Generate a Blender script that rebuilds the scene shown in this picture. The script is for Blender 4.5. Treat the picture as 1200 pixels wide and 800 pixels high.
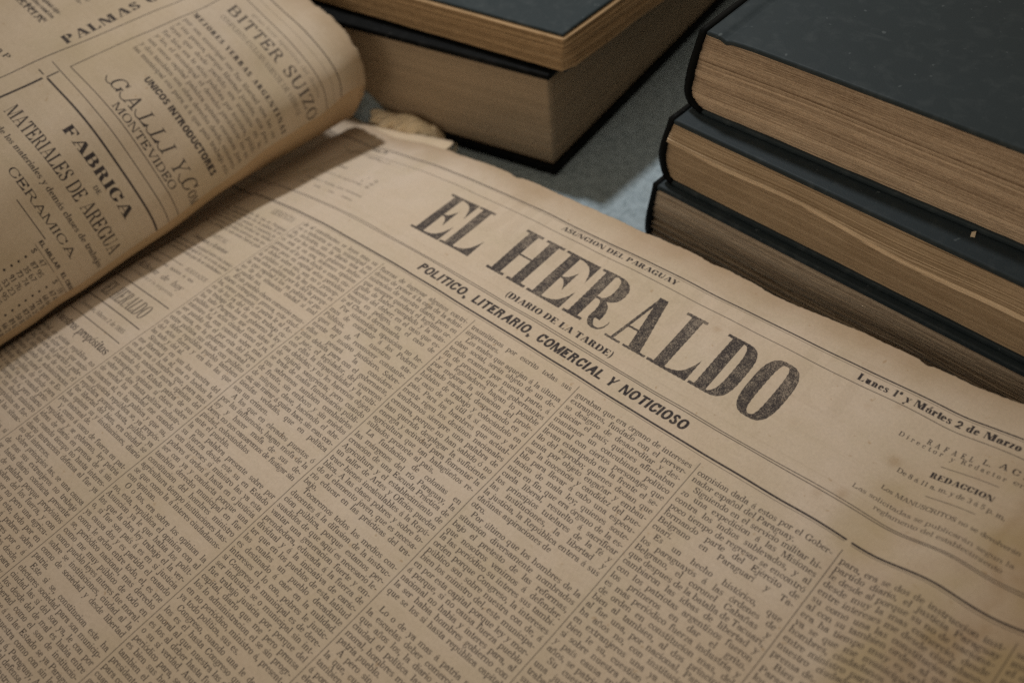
import bpy, math, random
import numpy as np
from mathutils import Matrix, Vector

for o in list(bpy.data.objects): bpy.data.objects.remove(o)
SC = bpy.context.scene
COL = SC.collection

# ---------------------------------------------------------------- camera, light, exposure
WM = np.array([[0.7305, 0.6774, -0.0862], [0.4639, -0.5850, -0.6653], [-0.5011, 0.4460, -0.7416]])
_u, _s, _v = np.linalg.svd(WM); WM = _u @ _v
CAMZ = .37
cam = bpy.data.cameras.new('camera'); camo = bpy.data.objects.new('camera', cam); COL.objects.link(camo)
cam.sensor_width = 36; cam.lens = 36*1203.86/1200; cam.clip_start = .01; cam.clip_end = 50
camo.matrix_world = Matrix.Translation((0, 0, CAMZ)) @ Matrix(np.stack([WM[0], -WM[1], -WM[2]], 1).tolist()).to_4x4()
cam.dof.use_dof = True; cam.dof.focus_distance = .422; cam.dof.aperture_fstop = 6.3
SC.camera = camo

world = bpy.data.worlds.new('World'); SC.world = world; world.use_nodes = True
world.node_tree.nodes['Background'].inputs[0].default_value = (1.0, .84, .64, 1)
world.node_tree.nodes['Background'].inputs[1].default_value = .31

def lamp(name, loc, target, size, power, color):
    l = bpy.data.lights.new(name, 'AREA'); l.shape = 'DISK'; l.size = size; l.energy = power; l.color = color
    o = bpy.data.objects.new(name, l); COL.objects.link(o); o.location = loc
    o.rotation_euler = (Vector(target)-Vector(loc)).to_track_quat('-Z', 'Y').to_euler()
    return o
def spot(name, loc, target, radius, power, color, ang):
    l = bpy.data.lights.new(name, 'SPOT'); l.shadow_soft_size = radius; l.energy = power; l.color = color
    l.spot_size = math.radians(ang); l.spot_blend = 1.
    o = bpy.data.objects.new(name, l); COL.objects.link(o); o.location = loc
    o.rotation_euler = (Vector(target)-Vector(loc)).to_track_quat('-Z', 'Y').to_euler(); return o
spot('ceiling_lamp', (-1.09, .60, 2.03), (-.31, .29, .03), .085, 108.0, (1.0, 1.0, 1.0), 18.5)
lamp('front_fill', (-.1, -1.7, .95), (-.25, .25, .03), 1.1, 5.0, (1.0, .90, .78))  # added fill light, not a window: brightens upright faces from the camera side
SC.view_settings.view_transform = 'Standard'; SC.view_settings.look = 'None'
SC.view_settings.exposure = 0; SC.view_settings.gamma = 1
SC.render.engine = 'CYCLES'; SC.cycles.use_denoising = False; SC.cycles.max_bounces = 6

rnd = random.Random(7); nrg = np.random.default_rng(11)
# ---------------------------------------------------------------- type: a small parametric roman drawn in numpy
XH = .68
def _glyph(ch, X, Y, T, t, sf, big=False):
    """mask of one letter in cap-height units (baseline 0, caps 1) and its advance"""
    def R(a, b, c, d): return (X >= a) & (X <= b) & (Y >= c) & (Y <= d)
    def St(x, y0, y1, top=1, bot=1, w=None):
        w = T if w is None else w
        m = R(x, x+w, y0, y1)
        if sf > 0:
            if top: m |= R(x-sf, x+w+sf, y1-t, y1)
            if bot: m |= R(x-sf, x+w+sf, y0, y0+t)
        return m
    def Sl(x, y0, y1):                      # lowercase stem: flag serif on top left
        m = R(x, x+T, y0, y1)
        if sf > 0: m |= R(x-sf, x+T*.5, y1-t*1.2, y1) | R(x-sf, x+T+sf, y0, y0+t)
        return m
    def P(xa, ya, xb, yb, w):
        u = (Y-ya)/(yb-ya)
        c = xa+(xb-xa)*u
        return (Y >= min(ya, yb)) & (Y <= max(ya, yb)) & (X >= c) & (X <= c+w)
    def D(cx, cy, rx, ry, n=2.3):
        return (np.abs((X-cx)/max(rx, 1e-3))**n + np.abs((Y-cy)/max(ry, 1e-3))**n) <= 1
    def O(x0, x1, y0, y1, a=None, b=None, n=2.3):
        a = T if a is None else a; b = t if b is None else b
        cx, cy, rx, ry = (x0+x1)/2, (y0+y1)/2, (x1-x0)/2, (y1-y0)/2
        return D(cx, cy, rx, ry, n) & ~D(cx, cy, rx-a, ry-b, n)
    if ch.islower() or ch.isdigit(): T = T*.84
    def F(x, y): return (X-x)**2+(Y-y)**2 <= min(T*.62, .115)**2     # ball
    def arm(xs, x1, y, up, A, p=2.6):       # hairline arm whose end swells to a wedge
        if sf <= 0: return R(xs, x1, y-(t if up < 0 else 0), y+(t if up > 0 else 0))
        u = np.clip((X-xs)/(x1-xs), 0, 1)
        hgt = t+A*u**p
        return (X >= xs) & (X <= x1) & ((Y-y)*up >= 0) & ((Y-y)*up <= hgt)
    s2 = sf*.8
    acc = {'á': 'a', 'é': 'e', 'í': 'ı', 'ó': 'o', 'ú': 'u', 'ñ': 'n', 'ü': 'u', 'Ñ': 'N', 'Ó': 'O', 'Á': 'A'}
    if ch in acc:
        m, w = _glyph(acc[ch], X, Y, T, t, sf)
        top = XH if ch.islower() else 1.
        if ch in 'ñÑ': m |= R(w/2-.22, w/2+.12, top+.10, top+.10+t*1.5)
        elif ch == 'ü': m |= F(w/2-.2, top+.2) | F(w/2+.1, top+.2)
        else: m |= P(w/2-.12, top+.08, w/2+.04, top+.32, T*.7)
        return m, w
    if ch == ' ': return R(9, 9, 9, 9), .38
    if ch == 'A':
        w = .92
        m = P(s2, 0, .40, 1, max(t*1.3, T*.3)) | P(w-s2-T, 0, .36, 1, T) | R(.2, .7, .30, .30+t)
        if sf > 0: m |= R(0, .30, 0, t) | R(w-.34-T*.5, w+s2*.4, 0, t)
        return m, w+.04
    if ch == 'B': return St(s2, 0, 1, 0, 0) | R(0, .4, 1-t, 1) | R(0, .4, 0, t) | R(s2, .45, .5, .5+t) | (O(.1, .70, .5, 1) & (X > .38)) | (O(.06, .76, 0, .5+t) & (X > .38)), .88
    if ch == 'C': return (O(0, .78, -.01, 1.01) & ~((X > .5) & (Y > .36) & (Y < .66))) | R(.76-t, .76, .66, 1) | (F(.66, .26) if sf <= 0 else R(9, 9, 0, 0)), .86
    if ch == 'D': return St(s2, 0, 1, 0, 0) | R(0, .4, 1-t, 1) | R(0, .4, 0, t) | (O(-.1, .84, 0, 1) & (X > .38)), .94
    if ch == 'E': return St(s2, 0, 1, 0, 0) | R(0, .4, 1-t, 1) | R(0, .4, 0, t) | arm(s2+T, .70, 1, -1, .26) | arm(s2+T, .74, 0, 1, .26) | arm(s2+T, .54, .5, 1, .14) | arm(s2+T, .54, .5, -1, .14), .84
    if ch == 'F': return St(s2, 0, 1, 0, 1) | R(0, .4, 1-t, 1) | arm(s2+T, .70, 1, -1, .26) | arm(s2+T, .54, .5, 1, .14) | arm(s2+T, .54, .5, -1, .14), .80
    if ch == 'G': return (O(0, .80, -.01, 1.01) & ~((X > .5) & (Y > .40) & (Y < .66))) | R(.78-t, .78, .66, 1) | St(.80-T, 0, .42, 1, 0), .94
    if ch == 'H': return St(s2, 0, 1) | St(.82-T-s2, 0, 1) | R(s2, .8-s2, .48, .48+t), .92
    if ch == 'I': return St(s2, 0, 1), T+2*s2+.10
    if ch == 'J': return St(.5-T-s2, .2, 1, 1, 0) | (O(0, .5-s2, -.02, .5) & (Y < .22)), .58
    if ch == 'K': return St(s2, 0, 1) | P(s2+T*.8, .36, .62, 1, max(t, T*.3)) | P(.80-T, 0, .30, .60, T) | (R(.52, .88, 1-t, 1) | R(.5, .92, 0, t) if sf > 0 else R(9, 9, 0, 0)), .94
    if ch == 'L': return St(s2, 0, 1) | arm(s2+T, .70, 0, 1, .30), .78
    if ch == 'M': return St(s2, 0, 1, 1, 1, max(t, T*.3)) | St(1.06-T-s2, 0, 1) | P(.46, 0, s2, 1, T) | P(.50, 0, 1.02-T-s2, 1, max(t, T*.3)), 1.16
    if ch == 'N': return St(s2, 0, 1, 1, 1, max(t, T*.3)) | St(.84-s2-t, 0, 1, 1, 0, max(t, T*.3)) | P(.80-T-s2*.5, 0, s2, 1, T), .94
    if ch == 'O': return O(0, .84, -.01, 1.01), .92
    if ch == 'P': return St(s2, 0, 1, 0, 1) | R(0, .4, 1-t, 1) | R(s2, .42, .46, .46+t) | (O(-.02, .72, .46, 1) & (X > .36)), .80
    if ch == 'Q': return O(0, .84, -.01, 1.01) | P(.62, -.2, .40, .1, T), .92
    if ch == 'R': return St(s2, 0, 1, 0, 1) | R(0, .4, 1-t, 1) | R(s2, .42, .48, .48+t) | (O(-.02, .70, .48, 1) & (X > .36)) | P(.76-T, 0, .38, .5, T) | (R(.62, .90, 0, t) if sf > 0 else R(9, 9, 0, 0)), .90
    if ch == 'S':
        m = (O(.02, .60, .48, 1.01, T*.85) & ~((X > .31) & (Y < .74))) | (O(0, .62, -.01, .54, T*.85) & ~((X < .31) & (Y > .28))) | P(.42, .30, .06, .72, T*.9)
        return m | (R(.58-t, .58, .70, 1) | R(.03, .03+t, 0, .30) if sf > 0 else R(9, 9, 0, 0)), .70
    if ch == 'T': return St(.38-T/2, 0, 1, 0, 1) | arm(.38, .76, 1, -1, .26) | (arm(.38, .76, 1, -1, .26)[:, ::1] & False) | ((X >= 0) & (X <= .38) & (Y <= 1) & (Y >= 1-(t+(.26*np.clip((.38-X)/.38, 0, 1)**2.6 if sf > 0 else 0)))), .82
    if ch == 'U': return (O(s2, .80-s2, -.01, .8) & (Y < .32)) | St(s2, .3, 1, 1, 0) | St(.80-s2-max(t, T*.35), .3, 1, 1, 0, max(t, T*.35)), .90
    if ch == 'V': return P(.40, 0, .02, 1, T) | P(.42, 0, .78, 1, max(t, T*.3)) | (R(-.04, .34, 1-t, 1) | R(.62, .94, 1-t, 1) if sf > 0 else R(9, 9, 0, 0)), .90
    if ch == 'X': return P(.64, 0, .04, 1, T) | P(.04, 0, .66, 1, max(t, T*.3)) | (R(0, .28, 0, t) | R(.55, .9, 0, t) | R(0, .3, 1-t, 1) | R(.58, .86, 1-t, 1) if sf > 0 else R(9, 9, 0, 0)), .90
    if ch == 'Y': return St(.40-T/2, 0, .5, 0, 1) | P(.40-T/2, .45, .02, 1, T) | P(.44, .45, .74, 1, max(t, T*.3)) | (R(-.04, .32, 1-t, 1) | R(.6, .88, 1-t, 1) if sf > 0 else R(9, 9, 0, 0)), .86
    if ch == 'Z': return R(0, .66, 1-t, 1) | R(0, .68, 0, t) | P(0, 0, .68-T, 1, T) | R(0, t, .74, 1) | R(.68-t, .68, 0, .28), .76
    h = XH
    if ch == 'a': return (O(0, .52, -.01, .42, T*.9) & (X < .40)) | R(.42-T*.5, .42+T*.5, .1, h-.12) | (O(.04, .42+T*.5, .2, h+.01, T) & (Y > h-.2)) | F(.10, h-.18) | (R(.42, .62, 0, t*1.3)), .62
    if ch == 'b': return Sl(.06, 0, 1.04) | (O(.02, .62, -.01, h+.01) & (X > .1)), .68
    if ch == 'c': return (O(0, .50, -.01, h+.01) & ~((X > .32) & (Y > .2) & (Y < .5))) | F(.42, h-.18), .54
    if ch == 'd': return R(.56-T, .56, 0, 1.04) | R(.44-T, .56, 1.04-t, 1.04) | R(.5, .64, 0, t) | (O(0, .60, -.01, h+.01) & (X < .5)), .68
    if ch == 'e': return (O(0, .52, -.01, h+.01) & ~((X > .28) & (Y > .15) & (Y < .36))) | R(.05, .50, .34, .34+t), .58
    if ch == 'f': return Sl(.08, 0, .9) | R(-.02, .32, h-t, h) | (O(.08, .50, .6, 1.06) & (Y > .84)) | F(.38, .92), .40
    if ch == 'g': return O(.02, .48, .22, h+.01, T*.85) | O(0, .54, -.34, .08, T*.7) | R(.06, .16, .04, .26) | R(.44, .60, h-t*1.6, h), .60
    if ch == 'h': return Sl(.06, 0, 1.04) | (O(.0, .58, .2, h+.01) & (Y > .42) & (X > .2)) | R(.58-T, .58, 0, .5) | (R(.50-T, .66, 0, t) if sf > 0 else R(9, 9, 0, 0)), .72
    if ch == 'i': return Sl(.06, 0, h) | F(.06+T/2, .92), .34
    if ch == 'ı': return Sl(.06, 0, h), .34
    if ch == 'j': return R(.10, .10+T, -.2, h) | R(.0, .12, h-t, h) | F(.1+T/2, .92) | (O(-.16, .1+T, -.34, .1) & (Y < -.12)), .32
    if ch == 'l': return Sl(.06, 0, 1.04), .34
    if ch == 'm': return Sl(.06, 0, h) | (O(.0, .56, .2, h+.01) & (Y > .42) & (X > .2)) | R(.56-T, .56, 0, .5) | (O(.42, .98, .2, h+.01) & (Y > .42) & (X > .5)) | R(.98-T, .98, 0, .5) | (R(.48-T, .64, 0, t) | R(.9-T, 1.06, 0, t) if sf > 0 else R(9, 9, 0, 0)), 1.10
    if ch == 'n': return Sl(.06, 0, h) | (O(.0, .58, .2, h+.01) & (Y > .42) & (X > .2)) | R(.58-T, .58, 0, .5) | (R(.50-T, .66, 0, t) if sf > 0 else R(9, 9, 0, 0)), .72
    if ch == 'o': return O(0, .56, -.01, h+.01), .62
    if ch == 'p': return Sl(.06, -.34, h) | (O(.02, .62, -.01, h+.01) & (X > .1)), .68
    if ch == 'q': return R(.56-T, .56, -.34, h) | R(.42-T, .66, -.34, -.34+t) | (O(0, .60, -.01, h+.01) & (X < .5)), .68
    if ch == 'r': return Sl(.06, 0, h) | (O(.02, .56, .2, h+.01) & (Y > .46) & (X > .2) & (X < .42)) | F(.40, h-.14), .50
    if ch == 's': return (O(.02, .42, h/2-.02, h+.01, T*.7) & ~((X > .24) & (Y < h*.74))) | (O(0, .44, -.01, h/2+.05, T*.7) & ~((X < .2) & (Y > h*.28))) | P(.26, .22, .04, .46, T), .50
    if ch == 't': return R(.08, .08+T, .12, .88) | R(-.02, .32, h-t, h) | (O(.08, .44, -.01, .4) & (Y < .16)), .40
    if ch == 'u': return R(.08, .08+T, .2, h) | R(.0, .1, h-t, h) | (O(.08, .60, -.01, .5) & (Y < .24)) | R(.56-T, .56, 0, h) | R(.46-T, .56, h-t, h) | R(.5, .66, 0, t), .72
    if ch == 'v': return P(.24, 0, .02, h, T) | P(.26, 0, .48, h, t) | (R(-.04, .24, h-t, h) | R(.38, .60, h-t, h) if sf > 0 else R(9, 9, 0, 0)), .58
    if ch == 'x': return P(.38, 0, .02, h, T) | P(.02, 0, .44, h, t) | (R(-.02, .2, 0, t) | R(.34, .62, 0, t) | R(-.02, .24, h-t, h) | R(.36, .58, h-t, h) if sf > 0 else R(9, 9, 0, 0)), .62
    if ch == 'y': return P(.24, 0, .02, h, T) | P(.02, -.34, .50, h, t) | F(.08, -.28) | (R(-.04, .24, h-t, h) | R(.38, .60, h-t, h) if sf > 0 else R(9, 9, 0, 0)), .58
    if ch == 'z': return R(.02, .44, h-t, h) | R(.02, .46, 0, t) | P(.02, 0, .46-T, h, T), .52
    if ch == '.': return F(.12, .08), .28
    if ch == ',': return F(.12, .08) | P(.04, -.2, .12, .06, t*1.4), .28
    if ch == ';': return F(.12, .08) | P(.04, -.2, .12, .06, t*1.4) | F(.12, .56), .28
    if ch == ':': return F(.12, .08) | F(.12, .56), .28
    if ch == '-': return R(.04, .36, .28, .28+t*1.8), .42
    if ch == '(': return O(.02, .7, -.25, 1.1, T*.6, t) & (X < .28), .36
    if ch == ')': return O(-.4, .28, -.25, 1.1, T*.6, t) & (X > .02), .36
    if ch == '°': return O(.02, .34, .6, 1.02, T*.6, t), .4
    if ch == '$': return _glyph('S', X, Y, T, t, sf)[0] | R(.30, .34, -.1, 1.1), .70
    if ch == '0': return O(0, .56, -.01, 1.01), .64
    if ch == '1': return St(.2, 0, 1, 0, 1) | P(.02, .8, .2, 1, t), .56
    if ch == '2': return (O(.02, .54, .42, 1.01) & ((Y > .7) | (X > .4))) | P(.0, .08, .42, .62, T) | R(0, .56, 0, T*.8) | F(.12, .76), .62
    if ch == '3': return (O(.02, .52, .46, 1.01) & ~((X < .27) & (Y < .8))) | (O(0, .56, -.01, .54) & ~((X < .28) & (Y > .2))), .62
    if ch == '4': return R(.34, .34+T, 0, 1) | R(0, .60, .24, .24+t) | P(.0, .24, .36, 1, t*1.3), .64
    if ch == '5': return (O(-.02, .56, -.01, .62) & ~((X < .2) & (Y > .2) & (Y < .42))) | R(.06, .06+t, .5, 1) | R(.06, .5, 1-T, 1), .62
    if ch == '6': return O(0, .56, -.01, .62) | (O(0, .7, -.01, 1.01) & (X < .36)), .62
    if ch == '7': return R(0, .56, 1-T, 1) | P(.12, 0, .46, 1, T), .60
    if ch == '8': return O(.03, .53, .5, 1.01) | O(0, .56, -.01, .54), .62
    if ch == '9': return O(0, .56, .38, 1.01) | (O(-.14, .56, -.01, 1.01) & (X > .22)), .62
    return R(.1, .5, .2, .2+t), .6

STY = {   # stem, hairline, serif, width
    'body': (.195, .08, .09, 1.16), 'bold': (.24, .08, .09, 1.06), 'fat': (.38, .065, .08, 1.45),
    'wide': (.20, .08, .12, 1.45), 'cond': (.12, .05, .06, .52), 'sans': (.26, .20, 0, .86),
    'sanswide': (.27, .22, 0, 1.0), 'thin': (.13, .07, .10, 1.0), 'black': (.22, .07, .07, .85)}
_cache = {}
def glyph_img(ch, sty, cap, slant=0., wm=1.):
    """coverage image of a letter; cap is the cap height in texels"""
    k = (ch, sty, round(cap, 1), slant, wm)
    if k in _cache: return _cache[k]
    T, t, sf, W = STY[sty]; W = W*wm; T = T*min(1., wm**.6)
    SS = 4 if cap < 60 else 3
    x0, x1, y0, y1 = -.3, 1.35*max(W, .8)+.5, -.45, 1.4
    nx, ny = int((x1-x0)*cap)+1, int((y1-y0)*cap)+1
    X = (np.arange(nx*SS)+.5)/(SS*cap)+x0; Y = y1-(np.arange(ny*SS)+.5)/(SS*cap)
    X, Y = np.meshgrid(X, Y)
    m, adv = _glyph(ch, (X-slant*Y)/W, Y, T/W, t, sf/W)
    im = m.reshape(ny, SS, nx, SS).mean((1, 3)).astype(np.float32)
    cols = np.where(im.max(0) > 0)[0]
    off = int(-x0*cap)
    if len(cols): a, b = cols[0], cols[-1]+1
    else: a, b = 0, 1
    _cache[k] = (im[:, a:b], a-off, int(round(y1*cap)), adv*W*cap)
    return _cache[k]

class Sheet:
    """a printed sheet: ink coverage over metres"""
    def __init__(s, x0, x1, y0, y1, px):
        s.x0, s.y0, s.x1, s.y1, s.px = x0, y0, x1, y1, px
        s.w, s.h = int((x1-x0)/px), int((y1-y0)/px)
        s.a = np.zeros((s.h, s.w), np.float32)          # row 0 = y0 (bottom)
    def _blit(s, im, cx, cy, k=1.):                      # im row 0 = top ; (cx,cy) texel of its top-left
        h, w = im.shape; X0 = int(round(cx)); Y1 = int(round(cy)); Y0 = Y1-h
        if X0 < 0 or Y0 < 0 or X0+w > s.w or Y1 > s.h: return
        v = s.a[Y0:Y1, X0:X0+w]; np.maximum(v, im[::-1]*k, out=v)
    def width(s, txt, sty, cap, slant=0, track=0, wm=1.):
        return sum(glyph_img(c, sty, cap/s.px, slant, wm)[3]*s.px+track*cap for c in txt)
    def text(s, txt, x, y, cap, sty='body', slant=0., track=0., fit=None, k=1., rng=None):
        """baseline start (x,y) metres; fit = justify to this width"""
        c = cap/s.px; wm = 1.
        if fit and rng is None:
            nat = s.width(txt, sty, cap, slant, track); tr = track*cap*len(txt)
            wm = round(float(np.clip((fit-tr)/(nat-tr), .45, 1.6)), 3)
        if fit:
            nat = s.width(txt, sty, cap, slant, track, wm); n = txt.count(' ')
            extra = (fit-nat)/n if n else 0.
            lett = 0.
            if rng is not None and (extra > 4*cap or (n == 0 and fit > 1.3*nat)): extra = 0.
            elif extra < -.24*cap or n == 0 or extra > 6*cap: lett = (fit-nat)/max(1, len(txt)-1) ; extra = 0. 
        else: extra = lett = 0.
        for ch in txt:
            im, ox, oy, adv = glyph_img(ch, sty, c, slant, wm)
            kk = k*(1 if rng is None else rng.uniform(.92, 1.12))
            if ch != ' ': s._blit(im, (x-s.x0)/s.px+ox, (y-s.y0)/s.px+oy, min(kk, 1.))
            x += adv*s.px+track*cap+lett+(extra if ch == ' ' else 0)
        return x
    def line(s, xa, ya, xb, yb, w, k=1.):
        """straight rule between two points, width w metres"""
        n = w/2/s.px
        A = np.array([(xa-s.x0)/s.px, (ya-s.y0)/s.px]); B = np.array([(xb-s.x0)/s.px, (yb-s.y0)/s.px])
        lo = np.floor(np.minimum(A, B)-n-2).astype(int); hi = np.ceil(np.maximum(A, B)+n+2).astype(int)
        lo = np.maximum(lo, 0); hi = np.minimum(hi, [s.w, s.h])
        if (hi <= lo).any(): return
        X, Y = np.meshgrid(np.arange(lo[0], hi[0])+.5, np.arange(lo[1], hi[1])+.5)
        d = B-A; L2 = (d**2).sum()
        u = np.clip(((X-A[0])*d[0]+(Y-A[1])*d[1])/L2, 0, 1)
        dist = np.hypot(X-A[0]-u*d[0], Y-A[1]-u*d[1])
        m = np.clip(n-dist+.5, 0, 1)*k
        v = s.a[lo[1]:hi[1], lo[0]:hi[0]]; np.maximum(v, m.astype(np.float32), out=v)
# ---------------------------------------------------------------- helpers
def mesh_obj(name, V, F, mats, parent=None, uv=None, smooth=True, tone=None, midx=None):
    me = bpy.data.meshes.new(name)
    V = np.asarray(V, np.float32)
    me.from_pydata(V.tolist(), [], [tuple(map(int, f)) for f in F])
    for m in (mats if isinstance(mats, (list, tuple)) else [mats]): me.materials.append(m)
    if uv is not None:
        l = me.uv_layers.new(name='print'); idx = np.empty(len(me.loops), np.int32); me.loops.foreach_get('vertex_index', idx)
        l.data.foreach_set('uv', np.asarray(uv, np.float32)[idx].ravel())
    if tone is not None:
        a = me.attributes.new('tone', 'FLOAT', 'POINT'); a.data.foreach_set('value', np.asarray(tone, np.float32))
    if midx is not None: me.polygons.foreach_set('material_index', np.asarray(midx, np.int32))
    me.polygons.foreach_set('use_smooth', np.full(len(me.polygons), smooth))
    me.update()
    o = bpy.data.objects.new(name, me); COL.objects.link(o)
    if parent: o.parent = parent
    return o
def empty(name, label, cat, loc=(0, 0, 0), rz=0., group=None):
    o = bpy.data.objects.new(name, None); COL.objects.link(o); o.location = loc; o.rotation_euler = (0, 0, rz)
    o.empty_display_size = .02; o['label'] = label; o['category'] = cat
    if group: o['group'] = group
    return o
def grid_faces(nx, ny, off=0, flip=False):
    i, j = np.meshgrid(np.arange(nx-1), np.arange(ny-1)); a = (j*nx+i).ravel()+off
    f = np.stack([a, a+1, a+nx+1, a+nx], 1)
    return f[:, ::-1] if flip else f
def wob(x, amps, seed=0):
    """smooth 1-D noise: sum of sines of given (wavelength, amplitude)"""
    r = np.random.default_rng(seed); o = np.zeros_like(np.asarray(x, float))
    for wl, a in amps:
        for q in (1, 1.37, .73): o = o+a*.5*np.sin(np.asarray(x)*2*np.pi/(wl*q)+r.uniform(0, 6.28))
    return o

# ---------------------------------------------------------------- materials
def new_mat(name):
    m = bpy.data.materials.new(name); m.use_nodes = True; nt = m.node_tree; b = nt.nodes['Principled BSDF']
    b.inputs['Specular IOR Level'].default_value = .3
    def N(t, **k):
        n = nt.nodes.new(t)
        for a, v in k.items(): setattr(n, a, v)
        return n
    return m, nt, b, N
def ramp(N, nt, src, stops):
    r = N('ShaderNodeValToRGB'); e = r.color_ramp.elements
    while len(e) < len(stops): e.new(.5)
    for el, (p, c) in zip(e, stops): el.position = p; el.color = (c, c, c, 1) if not isinstance(c, tuple) else (*c, 1)
    nt.links.new(src, r.inputs[0]); return r.outputs[0]
def noise(N, nt, vec, scale, detail=4, rough=.55, dist=0.):
    n = N('ShaderNodeTexNoise'); n.inputs['Scale'].default_value = scale; n.inputs['Detail'].default_value = detail
    n.inputs['Roughness'].default_value = rough; n.inputs['Distortion'].default_value = dist
    nt.links.new(vec, n.inputs['Vector']); return n.outputs[0]
def mixc(N, nt, fac, a, b, mode='MIX'):
    m = N('ShaderNodeMix', data_type='RGBA', blend_type=mode)
    for s, v in ((m.inputs[0], fac), (m.inputs[6], a), (m.inputs[7], b)):
        if isinstance(v, (int, float)): s.default_value = v
        elif isinstance(v, tuple): s.default_value = (*v, 1)
        else: nt.links.new(v, s)
    return m.outputs[2]
def mth(N, nt, op, a, b=0.):
    m = N('ShaderNodeMath', operation=op)
    for s, v in ((m.inputs[0], a), (m.inputs[1], b)):
        if isinstance(v, (int, float)): s.default_value = v
        else: nt.links.new(v, s)
    return m.outputs[0]
def bump(N, nt, b, h, strength, dist=.001):
    u = N('ShaderNodeBump'); u.inputs['Strength'].default_value = strength; u.inputs['Distance'].default_value = dist
    nt.links.new(h, u.inputs['Height']); nt.links.new(u.outputs[0], b.inputs['Normal'])

def paper_mat(name, img=None, base=(.61, .515, .42), edge=None):
    m, nt, b, N = new_mat(name)
    tc = N('ShaderNodeTexCoord'); P = tc.outputs['Object']
    big = noise(N, nt, P, 9, 3); mid = noise(N, nt, P, 60, 5, .6); fib = noise(N, nt, P, 900, 3, .7)
    c = mixc(N, nt, ramp(N, nt, big, [(.3, 0.), (.7, 1.)]), base, (base[0]*.95, base[1]*.915, base[2]*.83))
    c = mixc(N, nt, ramp(N, nt, mid, [(.35, 0.), (.75, .40)]), c, (base[0]*.86, base[1]*.80, base[2]*.70))
    c = mixc(N, nt, ramp(N, nt, noise(N, nt, P, 26, 5, .6, .5), [(.45, 0.), (.72, .5)]), c, (base[0]*.80, base[1]*.79, base[2]*.66))
    fl = ramp(N, nt, fib, [(.25, .90), (.75, 1.06)])
    mul = N('ShaderNodeMix', data_type='RGBA', blend_type='MULTIPLY'); mul.inputs[0].default_value = 1
    nt.links.new(c, mul.inputs[6]); nt.links.new(fl, mul.inputs[7]); c = mul.outputs[2]
    sp = ramp(N, nt, noise(N, nt, P, 330, 2, .5), [(.70, 0.), (.78, .5)])          # foxing specks
    c = mixc(N, nt, sp, c, (.34, .22, .11))
    if edge:      # browned margin: the sheet's own toning along its outer edge, from the stain channel
        pass
    if img is not None:
        t = N('ShaderNodeTexImage'); t.image = img; t.interpolation = 'Cubic'; t.extension = 'CLIP'
        uv = N('ShaderNodeUVMap'); uv.uv_map = 'print'; nt.links.new(uv.outputs[0], t.inputs[0])
        s = N('ShaderNodeSeparateColor'); nt.links.new(t.outputs[0], s.inputs[0])
        gm = N('ShaderNodeMapping'); gm.inputs['Scale'].default_value = (-1, 1, 1); gm.inputs['Location'].default_value = (1.03, -.045, 0)
        nt.links.new(uv.outputs[0], gm.inputs[0]); t2 = N('ShaderNodeTexImage'); t2.image = img; t2.interpolation = 'Linear'; nt.links.new(gm.outputs[0], t2.inputs[0])
        g2 = N('ShaderNodeSeparateColor'); nt.links.new(t2.outputs[0], g2.inputs[0])
        c = mixc(N, nt, mth(N, nt, 'MULTIPLY', g2.outputs[0], .085), c, (.25, .18, .10))
        st = mth(N, nt, 'MULTIPLY', s.outputs[1], mth(N, nt, 'ADD', .62, mth(N, nt, 'MULTIPLY', mid, .7)))
        c = mixc(N, nt, st, c, (.30, .185, .085))
        gr = mth(N, nt, 'MULTIPLY', s.outputs[2], .8)
        c = mixc(N, nt, gr, c, (.40, .305, .155))
        ink = mth(N, nt, 'MULTIPLY', s.outputs[0], ramp(N, nt, noise(N, nt, P, 1500, 2, .6), [(.3, .82), (.55, 1.)]))
        c = mixc(N, nt, ink, c, (.022, .018, .022))
    nt.links.new(c, b.inputs['Base Color']); b.inputs['Roughness'].default_value = .82
    hh = mth(N, nt, 'ADD', mth(N, nt, 'MULTIPLY', mid, 1.2), mth(N, nt, 'MULTIPLY', fib, .25))
    bump(N, nt, b, hh, .22, .0012)
    return m

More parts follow.
